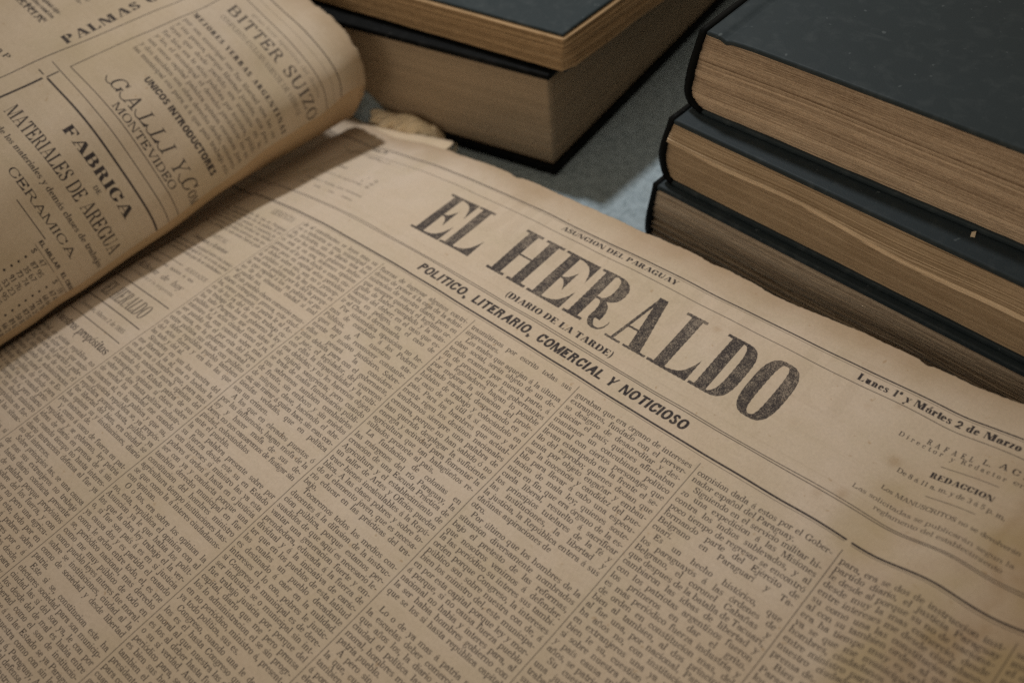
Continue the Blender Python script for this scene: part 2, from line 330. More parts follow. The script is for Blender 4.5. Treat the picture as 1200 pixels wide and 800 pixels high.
def block_mat(name, ca, cb, streak=1.):
    """cut edges of many leaves: tone per gathering from the mesh, fine streaks along the leaves"""
    m, nt, b, N = new_mat(name)
    tc = N('ShaderNodeTexCoord'); mp = N('ShaderNodeMapping'); mp.inputs['Scale'].default_value = (1, 1, 38)
    nt.links.new(tc.outputs['Object'], mp.inputs[0])
    s1 = noise(N, nt, mp.outputs[0], 60, 4, .7); s2 = noise(N, nt, tc.outputs['Object'], 40, 4, .6)
    m2 = N('ShaderNodeMapping'); m2.inputs['Scale'].default_value = (1, 1, 90); nt.links.new(tc.outputs['Object'], m2.inputs[0])
    s3 = noise(N, nt, m2.outputs[0], 42, 6, .85, .3); gr = noise(N, nt, tc.outputs['Object'], 650, 3, .7)
    at = N('ShaderNodeAttribute'); at.attribute_name = 'tone'
    f = mth(N, nt, 'ADD', mth(N, nt, 'MULTIPLY', at.outputs['Fac'], .92), mth(N, nt, 'MULTIPLY', mth(N, nt, 'SUBTRACT', s1, .5), .08*streak))
    f = mth(N, nt, 'ADD', f, mth(N, nt, 'MULTIPLY', mth(N, nt, 'SUBTRACT', s2, .5), .22))
    f = mth(N, nt, 'ADD', f, mth(N, nt, 'MULTIPLY', mth(N, nt, 'SUBTRACT', gr, .5), .5*streak))
    c = mixc(N, nt, ramp(N, nt, f, [(0., 0.), (1., 1.)]), ca, cb)
    c = mixc(N, nt, mth(N, nt, 'MULTIPLY', ramp(N, nt, s3, [(.30, .55), (.37, 0.)]), streak), c, tuple(v*.30 for v in ca))
    nt.links.new(c, b.inputs['Base Color']); b.inputs['Roughness'].default_value = .85
    bump(N, nt, b, mth(N, nt, 'ADD', s1, mth(N, nt, 'MULTIPLY', s2, .4)), .5, .0012)
    return m

def cloth_cover_mat(name, base, wear=(.14, .15, .15), rough=.55, ws=.5):
    m, nt, b, N = new_mat(name)
    b.inputs['Specular IOR Level'].default_value = .13 if base[0] > .005 else .05; tc = N('ShaderNodeTexCoord'); P = tc.outputs['Object']
    n1 = noise(N, nt, P, 18, 5, .6); n2 = noise(N, nt, P, 1400, 3, .6); n3 = noise(N, nt, P, 120, 5, .65, .4)
    c = mixc(N, nt, ramp(N, nt, n1, [(.35, 0.), (.7, .35)]), base, tuple(v*1.2 for v in base))
    c = mixc(N, nt, ramp(N, nt, n3, [(.64, 0.), (.85, ws*.35)]), c, wear)
    at = N('ShaderNodeAttribute'); at.attribute_name = 'tone'          # rubbed edges
    c = mixc(N, nt, mth(N, nt, 'MULTIPLY', at.outputs['Fac'], ramp(N, nt, n3, [(.5, .0), (.75, .45)])), c, wear)
    sc = N('ShaderNodeTexNoise'); sc.inputs['Scale'].default_value = 14; sc.inputs['Detail'].default_value = 8; sc.inputs['Roughness'].default_value = .7
    mp = N('ShaderNodeMapping'); mp.inputs['Scale'].default_value = (1, 6, 1); mp.inputs['Rotation'].default_value = (0, 0, .6)
    nt.links.new(P, mp.inputs[0]); nt.links.new(mp.outputs[0], sc.inputs['Vector'])
    c = mixc(N, nt, ramp(N, nt, sc.outputs[0], [(.66, 0.), (.72, .22), (.80, .22)]), c, wear)
    c = mixc(N, nt, ramp(N, nt, noise(N, nt, P, 300, 2, .5), [(.71, 0.), (.75, .45)]), c, tuple(v*1.6 for v in wear))
    nt.links.new(c, b.inputs['Base Color'])
    nt.links.new(ramp(N, nt, n1, [(.3, rough-.04), (.7, rough+.08)]), b.inputs['Roughness'])
    bump(N, nt, b, mth(N, nt, 'ADD', n2, mth(N, nt, 'MULTIPLY', n3, .25)), .22, .0005)
    return m

# ---------------------------------------------------------------- the printed sheets
XC0, COLW = -.3257, .06185
PAGE = Sheet(-.525, .065, -.125, .262, .000125)
def masthead(S, yb=.1886):
    """EL HERALDO in condensed fat-face capitals, each with its own drawing, worn ink inside the strokes"""
    mm = .001
    def put(x0, w, fn):
        n0 = int((x0-.001-S.x0)/S.px); n1 = int((x0+w*mm+.002-S.x0)/S.px); m0 = int((yb-.003-S.y0)/S.px); m1 = int((yb+.033-S.y0)/S.px)
        SS = 3
        X = (np.arange((n1-n0)*SS)+.5)/SS*S.px+n0*S.px+S.x0-x0; Y = (np.arange((m1-m0)*SS)+.5)/SS*S.px+m0*S.px+S.y0-yb
        X, Y = np.meshgrid(X/mm, Y/mm)
        X = X+.10*np.sin(Y*2.3+x0*900)*np.sin(X*1.9); Y = Y+.08*np.sin(X*2.7+x0*700)
        k = fn(X, Y).reshape(m1-m0, SS, n1-n0, SS).mean((1, 3))
        pad = k.copy()
        for _ in range(7): pad = (pad+np.roll(pad, 1, 0)+np.roll(pad, -1, 0)+np.roll(pad, 1, 1)+np.roll(pad, -1, 1))/5
        inner = np.clip((pad-.80)/.18, 0, 1)
        nz = nrg.random(k.shape)
        for _ in range(1): nz = (nz*2+np.roll(nz, 1, 0)+np.roll(nz, -1, 0)+np.roll(nz, 1, 1)+np.roll(nz, -1, 1))/6
        nz = (nz-nz.mean())/nz.std()
        lo = np.random.default_rng(int(x0*-1e4)).random((k.shape[0]//14+3, k.shape[1]//14+3)); ii = np.arange(k.shape[0])/14; jj = np.arange(k.shape[1])/14
        i0, j0 = ii.astype(int), jj.astype(int); fi, fj = (ii-i0)[:, None], (jj-j0)[None]
        lo = (lo[i0][:, j0]*(1-fi)+lo[i0+1][:, j0]*fi)*(1-fj)+(lo[i0][:, j0+1]*(1-fi)+lo[i0+1][:, j0+1]*fi)*fj
        nz = nz+(lo-.5)*1.8
        yy = np.linspace(0, 1, k.shape[0])[:, None]
        wear = np.clip(.25+.45*np.sin(x0*140+yy*3.4)+.5*yy, .05, 1.)
        loss = np.clip((nz+wear*.9-1.05)*.8, 0, .50)*inner
        v = S.a[m0:m1, n0:n1]; np.maximum(v, (k*(1-loss)*.97).astype(np.float32), out=v)
    R = lambda X, Y, a, b, c, d: (X >= a) & (X <= b) & (Y >= c) & (Y <= d)
    def arm(X, Y, xs, x1, y, up, A, p=3.0, t=.9):
        u = np.clip((X-xs)/(x1-xs), 0, 1)
        return (X >= xs) & (X <= x1) & ((Y-y)*up >= 0) & ((Y-y)*up <= t+A*u**p)
    def beak(X, Y, xs, x1, y, up, A):        # swelling arm whose last part thins to a hooked tip
        u = np.clip((X-xs)/(x1-xs), 0, 1)
        lo = 1.2+A*(.26*u**1.6+.70*u**5.0)
        return (X >= xs) & (X <= x1) & ((Y-y)*up >= 0) & ((Y-y)*up <= lo)
    D = lambda X, Y, cx, cy, rx, ry, n: (np.abs((X-cx)/rx)**n+np.abs((Y-cy)/ry)**n) <= 1
    C = 30.3
    def E(X, Y):
        m = R(X, Y, 3.0, 8.4, 0, C) | R(X, Y, 0, 9, 0, 1.4) | R(X, Y, 0, 9, C-1.4, C)
        m |= beak(X, Y, 8, 20, C, -1, 11.5) | beak(X, Y, 8, 20, 0, 1, 11.0)
        u = np.clip((X-8.2)/5.6, 0, 1); m |= (X > 8) & (X < 13.9) & (np.abs(Y-15.4) < .5+5.6*u**2.6)
        return m
    def L(X, Y): return R(X, Y, 3.1, 8.7, 0, C) | R(X, Y, 0, 9, 0, 1.4) | R(X, Y, 0, 10.8, C-1.4, C) | beak(X, Y, 8, 20.2, 0, 1, 11.5)
    def H(X, Y): return R(X, Y, 2.7, 8.3, 0, C) | R(X, Y, 15.6, 21.2, 0, C) | R(X, Y, 0, 10.9, 0, 1.5) | R(X, Y, 13.1, 24.2, 0, 1.5) | R(X, Y, 0, 10.9, C-1.5, C) | R(X, Y, 13.1, 24.2, C-1.5, C) | R(X, Y, 8, 16, 14.9, 15.9)
    def Rr(X, Y):
        m = R(X, Y, 2.5, 8.1, 0, C) | R(X, Y, 0, 10.9, 0, 1.5) | R(X, Y, 0, 9, C-1.4, C)
        m |= (D(X, Y, 8.4, 22.3, 10.4, 8.0, 2.5) & ~D(X, Y, 8.4, 22.3, 4.7, 7.0, 2.6) & (X > 8))
        leg = D(X, Y, 9.0, 5.5, 9.0, 10.1, 2.6) & ~D(X, Y, 9.0, 5.5, 3.6, 9.2, 2.6) & (X > 8) & (Y > 5)
        leg |= D(X, Y, 17.4, 5.5, 5.0, 5.7, 2.2) & ~D(X, Y, 18.6, 6.6, 3.4, 5.5, 2.2) & (Y < 6.8) & (X < 22.4)
        return m | leg
    def A(X, Y):
        u = Y/C
        m = (Y >= 0) & (Y <= C) & (((X > 2.6+5.6*u) & (X < 4.1+5.6*u)) | ((X > 12.6-5.0*u) & (X < 18.9-6.6*u)))
        return m | R(X, Y, 0, 8.2, 0, 1.1) | R(X, Y, 9.8, 21.8, 0, 1.1) | R(X, Y, 5, 13, 9.6, 10.6)
    def Dd(X, Y):
        return R(X, Y, 2.7, 8.3, 0, C) | R(X, Y, 0, 9, 0, 1.4) | R(X, Y, 0, 9, C-1.4, C) | (D(X, Y, 6.8, C/2, 11.0, C/2, 3.4) & ~D(X, Y, 6.8, C/2, 5.3, C/2-1.1, 3.2) & (X > 8))
    def O(X, Y): return D(X, Y, 8.5, C/2, 8.5, C/2+.3, 2.9) & ~D(X, Y, 8.5, C/2, 2.7, C/2-1.4, 3.2)
    for x0, w, fn in ((-.3362, 20, E), (-.3153, 20, L), (-.2831, 24.2, H), (-.2573, 20, E), (-.2356, 22.6, Rr), (-.2112, 22, A), (-.1884, 20.2, L), (-.1671, 18, Dd), (-.1466, 17, O)):
        put(x0, w, fn)

COL1 = """trasmitirnos por escrito todas sus|impresiones.|>Los males que aquejan á la última|clase social, serán objeto de un de-|tenido examen por nuestra parte, á|fin de procurar que los gobernantes|y los legisladores hagan lo posible|por mejorar la situacion del prole-|tariado nacional, despertando en él|hábitos de trabajo y colocándolo en|el caso de ser útil á sí mismo y al|pais. Para los hombres que actual-|mente rigen los destinos nacionales|tendremos siempre una palabra de|censura, porque no han sabido ó no|han querido desplegar la suficiente|energía y actividad para fomentar la|agricultura que tan halagüeños re-|sultados promete al pais.|>La fundacion de colonias en|las márgenes del río Paraguay, la|creacion de una Escuela Práctica de|Agricultura y el establecimiento de|un taller de Artes y Oficios pueden|traer bienes incalculables á la Repú-|blica. A las clases pobres y sobre to-|do al elemento joven, que es necesa-|rio educar en las prácticas del tra-|bajo.|>Tocaremos todos los medios con-|ducentes á la difusion de la instruc-|cion pública, porque estamos per-|suadidos de que aquí es necesario le-|vantar una generacion fuerte y em-|prendedora, educada á la fuerza de|dividual y á la iniciativa de carác-|ter que en los pueblos de esta latitud|las cuales un pueblo decadente|es destinado á caer en la nulidad."""
COL2 = """guraban que era órgano de intereses|extranjeros, fundado con el perver-|so designio de desacreditar y des-|quiciar el país; quienes afirmaban|mantener un concubinato político|inmoral con ciertos personajes que|llevan estampado en la frente el se-|llo del réprobo; quienes decian que|tenia por objeto engañar y embau-|car la inocencia y candidez del pue-|blo para llevar á cabo una especu-|lacion de mala ley; quienes soste-|nian en fin, que era órgano de la es-|cuela liberal, resuelto á sacrificar|los principios tutelares de la fé y|las instituciones, la libertad y|la justicia, la República entera á sus|dañinas aspiraciones de|otro.|>Por último que los hombres de la|situacion diversamente nombrados|bajo el pretesto de las reformas, |que nosotros venimos á defender."""
COL3 = """comision dada á estos por el Gober-|nador español del Paraguay.|>Siguiendo en el servicio militar hi-|zo una expedicion á las Misiones|contra los indios sublevados, y al|poco tiempo de regresar se encontró|formando parte del Ejército de|Belgrano en Paraguarí y Ta-|cuarí.|>Es un hecho histórico, que|los paraguayos á las órdenes de|Belgrano, el coronel Cabañas y|que despues de la batalla de Tacuarí,|cambiaron las ideas de libertad y|con los patriotas argentinos fueron|los primeros en dar el grito."""
COL0 = """fuerzas de ingresar algunos contri-|deseos de poner á la caja de la admi-|nistracion de nuestro diario, pero en|que siempre quedará el legítimo or-|gullo de haber cumplido y la satis-|faccion del deber; en el caso que es-|temos en peligro, en el caso de|ir al Chaco á derramarla.|>Por sistemática oposicion no he-|mos de combatir á los Poderes|Públicos. A nuestros ata-|ques han de reconocer constante-|mente el motivo justiciero. Sobre-|ellos pesará la considera-|cion debida para con el gobernante,|el juez, el legislador, del usaremos|con ellos la imparcialidad y la culti-|ma debidas; y no les haremos objeto|de injuria sangrienta; pero cuando|se trate de malos funcionarios públi-|cos sabremos tambien combatirlos|de frente, sin embozo y sin miedos|de ninguna clase, haciendo el aba-|cia; sin mirar á quien hace, sin esas con-|tiendas vedadas, que en política|son un crimen.|>A los que en elevados puestos ó|por las influencias, hagan mofa de la|ley y hacer mofa de sus de-|beres, no nos cansaremos de fustigar sin|piedad, colocándolos|ante el pueblo."""
WORDS = """que de la los en el y á se del las por con no una su para es al lo como mas o pero sus le ha me si sin sobre este ya entre cuando todo esta ser son dos tambien fue habia era muy años hasta desde porque prensa nacional gobierno pueblo libertad justicia partido público interes derecho patria ciudad capital trabajo comercio moral orden ley leyes Estado Paraguay Asuncion ministro presidente Congreso ciudadanos opinion diario deber nuestra nuestro política administracion intereses progreso propósitos electores instituciones hombres país extranjeros república periódico cuestion situacion industria agricultura instruccion escuelas pobres clases sociedad hechos verdad causa tiempo presente obra bien mal fuerza palabra ideas principios programa conducta defensa constitucion municipal""".split()
def flow(S, x, w, y0, y1, pitch, cap, rng, first=None, sty='body', k=1., para=(5, 14)):
    y = y0; lines = first.split('|') if first else []
    left = rng.integers(*para)
    buf = ''
    while y > y1:
        if lines:
            ln = lines.pop(0); ind = 0
            if ln.startswith('>'): ln = ln[1:]; ind = cap*1.3
            nxt = lines[0] if lines else ''
            short = nxt.startswith('>') or (ln.endswith('.') and len(ln) < 27)
            S.text(ln.strip(), x+ind, y, cap, sty, fit=None if short else w-ind, k=k, rng=rng); y -= pitch; buf = ''; continue
        ind = cap*1.3 if left == 0 or left == -9 else 0
        if left == 0: left = -9
        words = []; tot = 0; lim = w-ind
        lastl = left == 1
        if lastl: lim *= rng.uniform(.15, .7)
        while True:
            wd = WORDS[min(int(rng.exponential(26)), len(WORDS)-1)] if rng.random() < .55 else WORDS[rng.integers(len(WORDS))]
            if not words and ind: wd = wd.capitalize()
            if rng.random() < .09: wd += ','
            ww = S.width(wd+' ', sty, cap)
            if tot+ww > lim:
                rem = lim-tot
                if rem > 2.2*cap and len(wd) > 4 and not lastl: words.append(wd[:max(2, int(rem/(cap*.66))-1)]+'-')
                break
            words.append(wd); tot += ww
        if lastl and words: words[-1] += '.'
        S.text(' '.join(words), x+ind, y, cap, sty, fit=None if lastl else w-ind, k=k, rng=rng)
        y -= pitch
        if left == -9: left = int(rng.integers(*para))
        elif left == 1: left = 0
        else: left -= 1

def draw_page(S):
    r = np.random.default_rng(5)
    masthead(S)
    # rules across the sheet
    def wr(y, w, k=1., xa=-.518, xb=.058):
        xs = np.linspace(xa, xb, 90); ys = y+wob(xs, [(.09, .00012)], int(y*9999))
        for a in range(89): S.line(xs[a], ys[a], xs[a+1], ys[a+1], w, k)
    wr(.2331, .00062, 1.); wr(.2320, .00024, .75); wr(.2253, .00034, .9, -.43)
    wr(.1774, .00036, .95); wr(.1764, .00036, .95)
    wr(.1646, .00085, 1., -.518, -.0795); wr(.1634, .00026, .8, -.518, -.0795); wr(.1646, .00085, 1., -.0770, -.005); wr(.1634, .00026, .8, -.077, -.005)
    # column rules
    for k in range(0, 6): S.line(XC0+k*COLW, .1618-.0004*k, XC0+k*COLW, -.12, .00034, .85)
    S.line(XC0-COLW, .1600, XC0-COLW, -.12, .00034, .85)
    # lines around the title
    S.text('ASUNCION DEL PARAGUAY', -.2703, .2281, .0028, 'fat', fit=.0686)
    S.text('(DIARIO DE LA TARDE)', -.2628, .1803, .0034, 'fat', fit=.0620)
    S.text('POLITICO,', -.3100, .1686, .0050, 'sans', slant=.14, fit=.0325)
    S.text('LITERARIO,', -.2738, .1686, .0050, 'sans', slant=.14, fit=.0362)
    S.text('COMERCIAL', -.2340, .1686, .0050, 'sans', slant=.14, fit=.0366)
    S.text('Y', -.1948, .1686, .0050, 'sans', slant=.14)
    S.text('NOTICIOSO', -.1876, .1686, .0050, 'sans', slant=.14, fit=.0336)
    S.text('Lunes 1° y Mártes 2 de Marzo de 1885', -.1128, .2274, .0034, 'fat', fit=.0830)
    S.text('Num. 29', -.4185, .2290, .0028, 'fat', fit=.0135)
    S.text('Año I    Número 29', -.4120, .2215, .0016, 'body', k=.8, rng=r); S.text('Suscricion mensual en la capital', -.4350, .2225, .0018, 'body', fit=.033, k=.85)
    for i, (a, b) in enumerate((('1', '50'), ('4', '00'), ('15', '00'))):
        S.text(a, -.3905-.0016*(i % 2), .2045-.0032*i, .0019, 'body'); S.text(b, -.3845, .2045-.0032*i, .0019, 'body')
        S.text('. . . .', -.4020, .2045-.0032*i, .0019, 'body', k=.7)
    S.text('AVISOS', -.4210, .2065, .0018, 'bold'); 
    S.text('la linea por una vez, doce centavos fuertes', -.4300, .1985, .0017, 'body', fit=.040, k=.8)
    S.text('comunicados y remitidos, precio convencional', -.4300, .1905, .0017, 'body', fit=.052, k=.9, rng=r)
    S.text('número suelto, cinco centavos', -.4300, .1855, .0017, 'body', fit=.050, k=.9, rng=r)
    # editor's block at the right
    S.text('RAFAEL', -.0768, .2155, .0024, 'body', fit=.0190, track=.6); S.text('L.', -.0562, .2165, .0024, 'body'); S.text('ACEVAL', -.0510, .2178, .0026, 'bold', fit=.026, track=.5)
    S.text('Director', -.0868, .2130, .0021, 'body', fit=.0185, track=.5); S.text('y', -.0662, .2128, .0021, 'body'); S.text('Redactor', -.0625, .2132, .0021, 'body', fit=.0170, track=.4); S.text('en Jefe', -.0440, .214, .0021, 'body', fit=.017)
    S.line(-.0675, .2092, -.0470, .2102, .0003, .9)
    S.text('REDACCION', -.0690, .2034, .0025, 'fat', fit=.0232)
    S.text('De 8 á 11 a. m. y de 3 á 5 p. m.', -.0795, .1990, .0021, 'body', fit=.0400)
    S.line(-.0660, .1954, -.0485, .1960, .0003, .9)
    S.text('Los MANUSCRITOS no se devolverán', -.0805, .1897, .0019, 'body', fit=.051)
    S.text('Las solicitadas se publicarán segun la', -.0890, .1842, .0019, 'body', fit=.0600)
    S.text('reglamento del establecimiento', -.0785, .1807, .0019, 'body', fit=.0470)
    # the columns
    P_, CP = .003575, .00255
    y0 = .1574
    flow(S, XC0+.0016, COLW-.0034, y0, -.12, P_, CP, r, COL0)
    flow(S, XC0+COLW+.0016, COLW-.0034, y0-.0006, -.12, P_, CP, r, COL1)
    flow(S, XC0+2*COLW+.0016, COLW-.0034, y0-.0012, -.12, P_, CP, r, COL2)
    flow(S, XC0+3*COLW+.0016, COLW-.0034, y0-.0016, -.12, P_, CP, r, COL3)
    flow(S, XC0+4*COLW+.0016, COLW-.0034, y0-.0020, -.12, P_, CP, r)
    flow(S, XC0+5*COLW+.0016, COLW-.0034, y0-.0024, -.12, P_, CP, r)
    flow(S, XC0-COLW+.0016, COLW-.0034, .1580, -.12, P_, CP, r)
    # narrow column beside the gutter
    xa, w = XC0-2*COLW+.0016, COLW-.0034
    S.text('GERENCIA', xa+.034, .1560, .0040, 'cond', fit=.020, k=.8)
    flow(S, xa, w, .1490, .131, .0033, .0022, r)
    S.text('CAPITAL', xa+.020, .1250, .0030, 'body', fit=.018, k=.7); S.text('Campaña y Exterior', xa+.012, .1200, .0026, 'bold', fit=.034)
    flow(S, xa, w, .1150, .106, .0033, .0022, r)
    S.line(xa, .1020, xa+.032, .1020, .0004, .9); S.text('ALMANAQUE', xa+.036, .1005, .0026, 'body', fit=.020, k=.7)
    flow(S, xa+.004, w-.012, .0965, .094, .0033, .0021, r)
    S.text('Edicion de hoy', xa+.006, .0895, .0036, 'black', slant=.2, fit=.044, k=.95)
    S.text('La redaccion y la imprenta', xa+.004, .0845, .0021, 'body', fit=.046, k=.8)
    S.line(xa-.002, .0788, xa+w-.002, .0788, .0006, .95)
    S.text('EL HERALDO', xa+.009, .0657, .0088, 'cond', fit=.042, k=.82)
    S.line(xa-.002, .0620, xa+w-.002, .0620, .0006, .95)
    S.text('Asuncion, Marzo 2 de 1885', xa+.008, .0550, .0025, 'body', fit=.044, k=.85)
    S.line(xa-.002, .0508, xa+w-.002, .0508, .0005, .9)
    S.text('Nuestros propósitos', xa+.003, .0420, .0046, 'black', fit=.054)
    S.text('-', xa+.030, .0385, .003, 'bold')
    flow(S, xa, w, .0345, -.12, P_, CP, r)

def stains(S, spots, box):
    """stain channel and green-yellow channel drawn from spots and a damp patch at the outer corner"""
    q = 8; h, w = S.h//q+1, S.w//q+1
    X, Y = np.meshgrid(S.x0+np.arange(w)*S.px*q, S.y0+np.arange(h)*S.px*q)
    def fbm(seed, l0):
        r = np.random.default_rng(seed); o = 0*X
        for k in range(5):
            for _ in range(5):
                a = r.uniform(0, 6.28); f = 6.28/(l0/2**k)*r.uniform(.7, 1.3); o = o+.5**k*np.sin((X*np.cos(a)+Y*np.sin(a))*f+r.uniform(0, 6.28))
        return o/5
    g = np.zeros_like(X); b = np.zeros_like(X)
    n1, n2 = fbm(3, .06), fbm(8, .03)
    for x, y, rad, k in spots:
        d = np.hypot(X-x, Y-y)/rad+.35*n2
        g = np.maximum(g, k*np.clip(1.4-d, 0, 1))
    g, b = box(X, Y, n1, n2, g, b)
    up = lambda a: np.repeat(np.repeat(a, q, 0), q, 1)[:S.h, :S.w]
    def sm(a):
        for _ in range(3): a = (a*2+np.roll(a, 1, 0)+np.roll(a, -1, 0)+np.roll(a, 1, 1)+np.roll(a, -1, 1))/6
        return a
    return up(sm(g)), up(sm(b))
def to_image(S, name, g, b):
    im = bpy.data.images.new(name, S.w, S.h, alpha=False); im.colorspace_settings.name = 'Non-Color'
    px = np.ones((S.h, S.w, 4), np.float32); px[..., 0] = S.a; px[..., 1] = np.clip(g, 0, 1); px[..., 2] = np.clip(b, 0, 1)
    im.pixels.foreach_set(px.ravel()); im.update(); im.pack()
    return im
draw_page(PAGE)
def page_box(X, Y, n1, n2, g, b):
    top = np.clip((Y-.229+.006*n1)/.017, 0, 1)                                   # browned head margin
    g = np.maximum(g, .52*top**1.3)
    c = np.clip((X+.078+.020*n1)/.03, 0, 1)*np.clip((.232-Y)/.02, 0, 1)
    b = np.maximum(b, .8*c*np.clip(.40+1.0*n2+.3*n1, 0, 1)); g = np.maximum(g, .42*c*np.clip(.55-1.1*n2, 0, 1))
    d = (X+.041-.16*np.clip(.20-Y, 0, .3)+.010*n1+.005*n2)
    g = np.maximum(g, .72*np.clip(d/.006, 0, 1)*np.clip((.222-Y)/.01, 0, 1)*(.75+.3*n1))
    g = np.maximum(g, .62*np.exp(-(d/.0028)**2)*(Y < .22))
    return g, b
SPOTS = [(-.1733, .2175, .0013, .9), (-.0827, .2017, .0022, .5), (-.0905, .1790, .0024, .5), (-.098, .174, .0014, .4), (-.122, .196, .0007, .8), (-.129, .203, .0006, .7), (-.103, .218, .0007, .9), (-.131, .183, .0008, .5), (-.212, .180, .0005, .5), (-.093, .224, .0009, .5), (-.060, .176, .0018, .45), (-.302, .112, .0006, .5), (-.160, .240, .0012, .5), (-.118, .243, .0008, .8)]
gA, bA = stains(PAGE, SPOTS, page_box)
IMG_PAGE = to_image(PAGE, 'front_page_print', gA, bA)

# ---------------------------------------------------------------- the newspaper page: a gently cockled height field
PW = np.array([[.9990, -.0054, -.0454], [0., .9931, -.1175], [.0457, .1174, .9920]])
CO = [3.9452, 4.9444, 2.8824, .9078, -3.7776, -.5567, 2.3119, .368, 1.4435, -.2301]
EX = [(2, 0), (3, 0), (4, 0), (0, 2), (2, 1), (3, 1), (1, 2), (1, 1), (5, 0), (0, 3)]
SCL = .35
def page_z(X, Y):
    Xc = np.clip(X, -.462, -.002)/SCL; Yc = np.clip(Y, -.095, .256)/SCL
    u = (Xc+.35)/.7; v = (Yc-.5)/.5
    z = sum(c*u**a*v**b for c, (a, b) in zip(CO, EX))*.02*SCL
    z = z-.0017*np.exp(-((X+.069)/.011)**2)+.0020*np.exp(-((X+.046)/.010)**2)-.0016*np.exp(-((X+.022)/.010)**2)+.0008*np.sin(X*150+Y*22)*np.clip((X+.11)/.05, 0, 1)
    z = z+.00035*np.sin(X*70+Y*30)*np.sin(Y*55-X*20)+.00018*np.sin(X*190-Y*60+2*np.sin(Y*40))*np.sin(Y*130+X*35)
    return z
def page_pt(X, Y, dz=0.):
    z = -SCL+page_z(X, Y)
    p = np.stack([X, Y, z], -1) @ PW.T
    p[..., 2] += CAMZ
    x = p[..., 0]
    p[..., 2] -= .45*np.clip(-.428-x, 0, 1)                     # falls into the gutter
    p[..., 2] = np.where(p[..., 2] < .012, .012+.35*(p[..., 2]-.012), p[..., 2])
    p[..., 2] = np.maximum(p[..., 2], .0045)+dz
    return p
vol = empty('bound_newspaper_volume', 'bound volume of old newspapers lying open under a curling left leaf', 'newspaper', (-.25, .1, 0))
def local(o): o.matrix_parent_inverse = Matrix.Identity(4); return o
def child(name, V, F, mats, **k):
    V = np.asarray(V, float)-np.array([-.25, .1, 0]); return mesh_obj(name, V, F, mats, parent=vol, **k)
def edge_y(X, seed=1, k=1.):
    e = .2478+wob(X, [(.09, .0008), (.018, .00018), (.004, .00012), (.0016, .00006)], seed)*k
    e = e-.0005*np.abs(wob(X, [(.03, .5)], 77))**3-.0011*np.exp(-((X+.094)/.0020)**2)-.0014*np.exp(-((X+.197)/.006)**2)-.0018*np.exp(-((X+.318)/.004)**2)
    return e
M_PAGE = paper_mat('printed_newsprint', IMG_PAGE)
M_BLANK = paper_mat('newsprint_edge', None, (.52, .38, .24))
nx, ny = 540, 300
xs = np.linspace(-.520, .058, nx); t = np.linspace(0, 1, ny); t = 1-(1-t)**1.15
X = np.tile(xs, (ny, 1)); E_ = edge_y(xs)
Y = -.122+(E_[None]+.122)*t[:, None]
V = page_pt(X, Y).reshape(-1, 3)
UV = np.stack([(X.ravel()-PAGE.x0)/(PAGE.x1-PAGE.x0), (Y.ravel()-PAGE.y0)/(PAGE.y1-PAGE.y0)], 1)
pg = child('front_page', V, grid_faces(nx, ny), [M_PAGE, M_BLANK], uv=UV)
md = pg.modifiers.new('thickness', 'SOLIDIFY'); md.thickness = .00018; md.offset = -1; md.material_offset_rim = 1
pg['label'] = 'yellowed front page headed EL HERALDO with columns of small type'
# the leaves beneath, stepping back under the head edge, then the body of the volume down to the boards
V, F, T = [], [], []
LAY = 34
ring_n = 0
per = []
def perim(k):
    g = .0007*k/4
    a = np.linspace(-.518, .056, 240); ya = edge_y(a, 20+k, 1.1)-.0016-.0009*math.sin(k*1.7)-.00004*k
    b = np.linspace(ya[-1], -.12, 60)[1:]; c_ = np.linspace(.056, -.518, 80)[1:]; d = np.linspace(-.12, ya[0], 60)[1:-1]
    return np.r_[a, np.full(59, .056), c_, np.full(58, -.518)], np.r_[ya, b, np.full(79, -.12), d]
for k in range(LAY):
    px, py = perim(k)
    top = page_pt(px, py)
    f0, f1 = (k+.15)/LAY, (k+.85)/LAY
    for f in (f0, f1):
        p = top.copy(); p[:, 2] = (top[:, 2]-.0006)*(1-f)+.0035*f
        V.append(p)
    T += [rnd.uniform(.2, .9)]*(2*len(px))
n = len(px)
for k in range(2*LAY-1):
    a = np.arange(n); b = (a+1) % n
    F += np.stack([a+k*n, b+k*n, b+(k+1)*n, a+(k+1)*n], 1).tolist()
M_VBLOCK = block_mat('newsprint_leaf_edges', (.22, .14, .075), (.55, .41, .26))
o = child('leaf_block', np.concatenate(V), F, M_VBLOCK, tone=T); o['kind'] = 'stuff'
# a paler leaf showing past the head edge near the gutter
a = np.linspace(0, 1, 60)
Xa = -.468+.092*a
yo = .2560+.0050*a+wob(Xa, [(.01, .0004)], 3); yo = np.where(a > .93, yo-.010*((a-.93)/.07)**2, yo)
rows = []
for s in np.linspace(0, 1, 8):
    Yr = .235*(1-s)+yo*s
    p = page_pt(Xa, np.minimum(Yr, .247)); p[:, 1] += np.maximum(Yr-.247, 0); p[:, 2] -= .0008+np.maximum(Yr-.247, 0)*.25
    rows.append(p)
M_PALE = paper_mat('pale_newsprint', None, (.66, .54, .40))
o = child('under_leaf', np.concatenate(rows), grid_faces(60, 8), M_PALE); o['label'] = 'paler leaf edge showing beyond the head of the front page'
md = o.modifiers.new('thickness', 'SOLIDIFY'); md.thickness = .0002; md.offset = -1

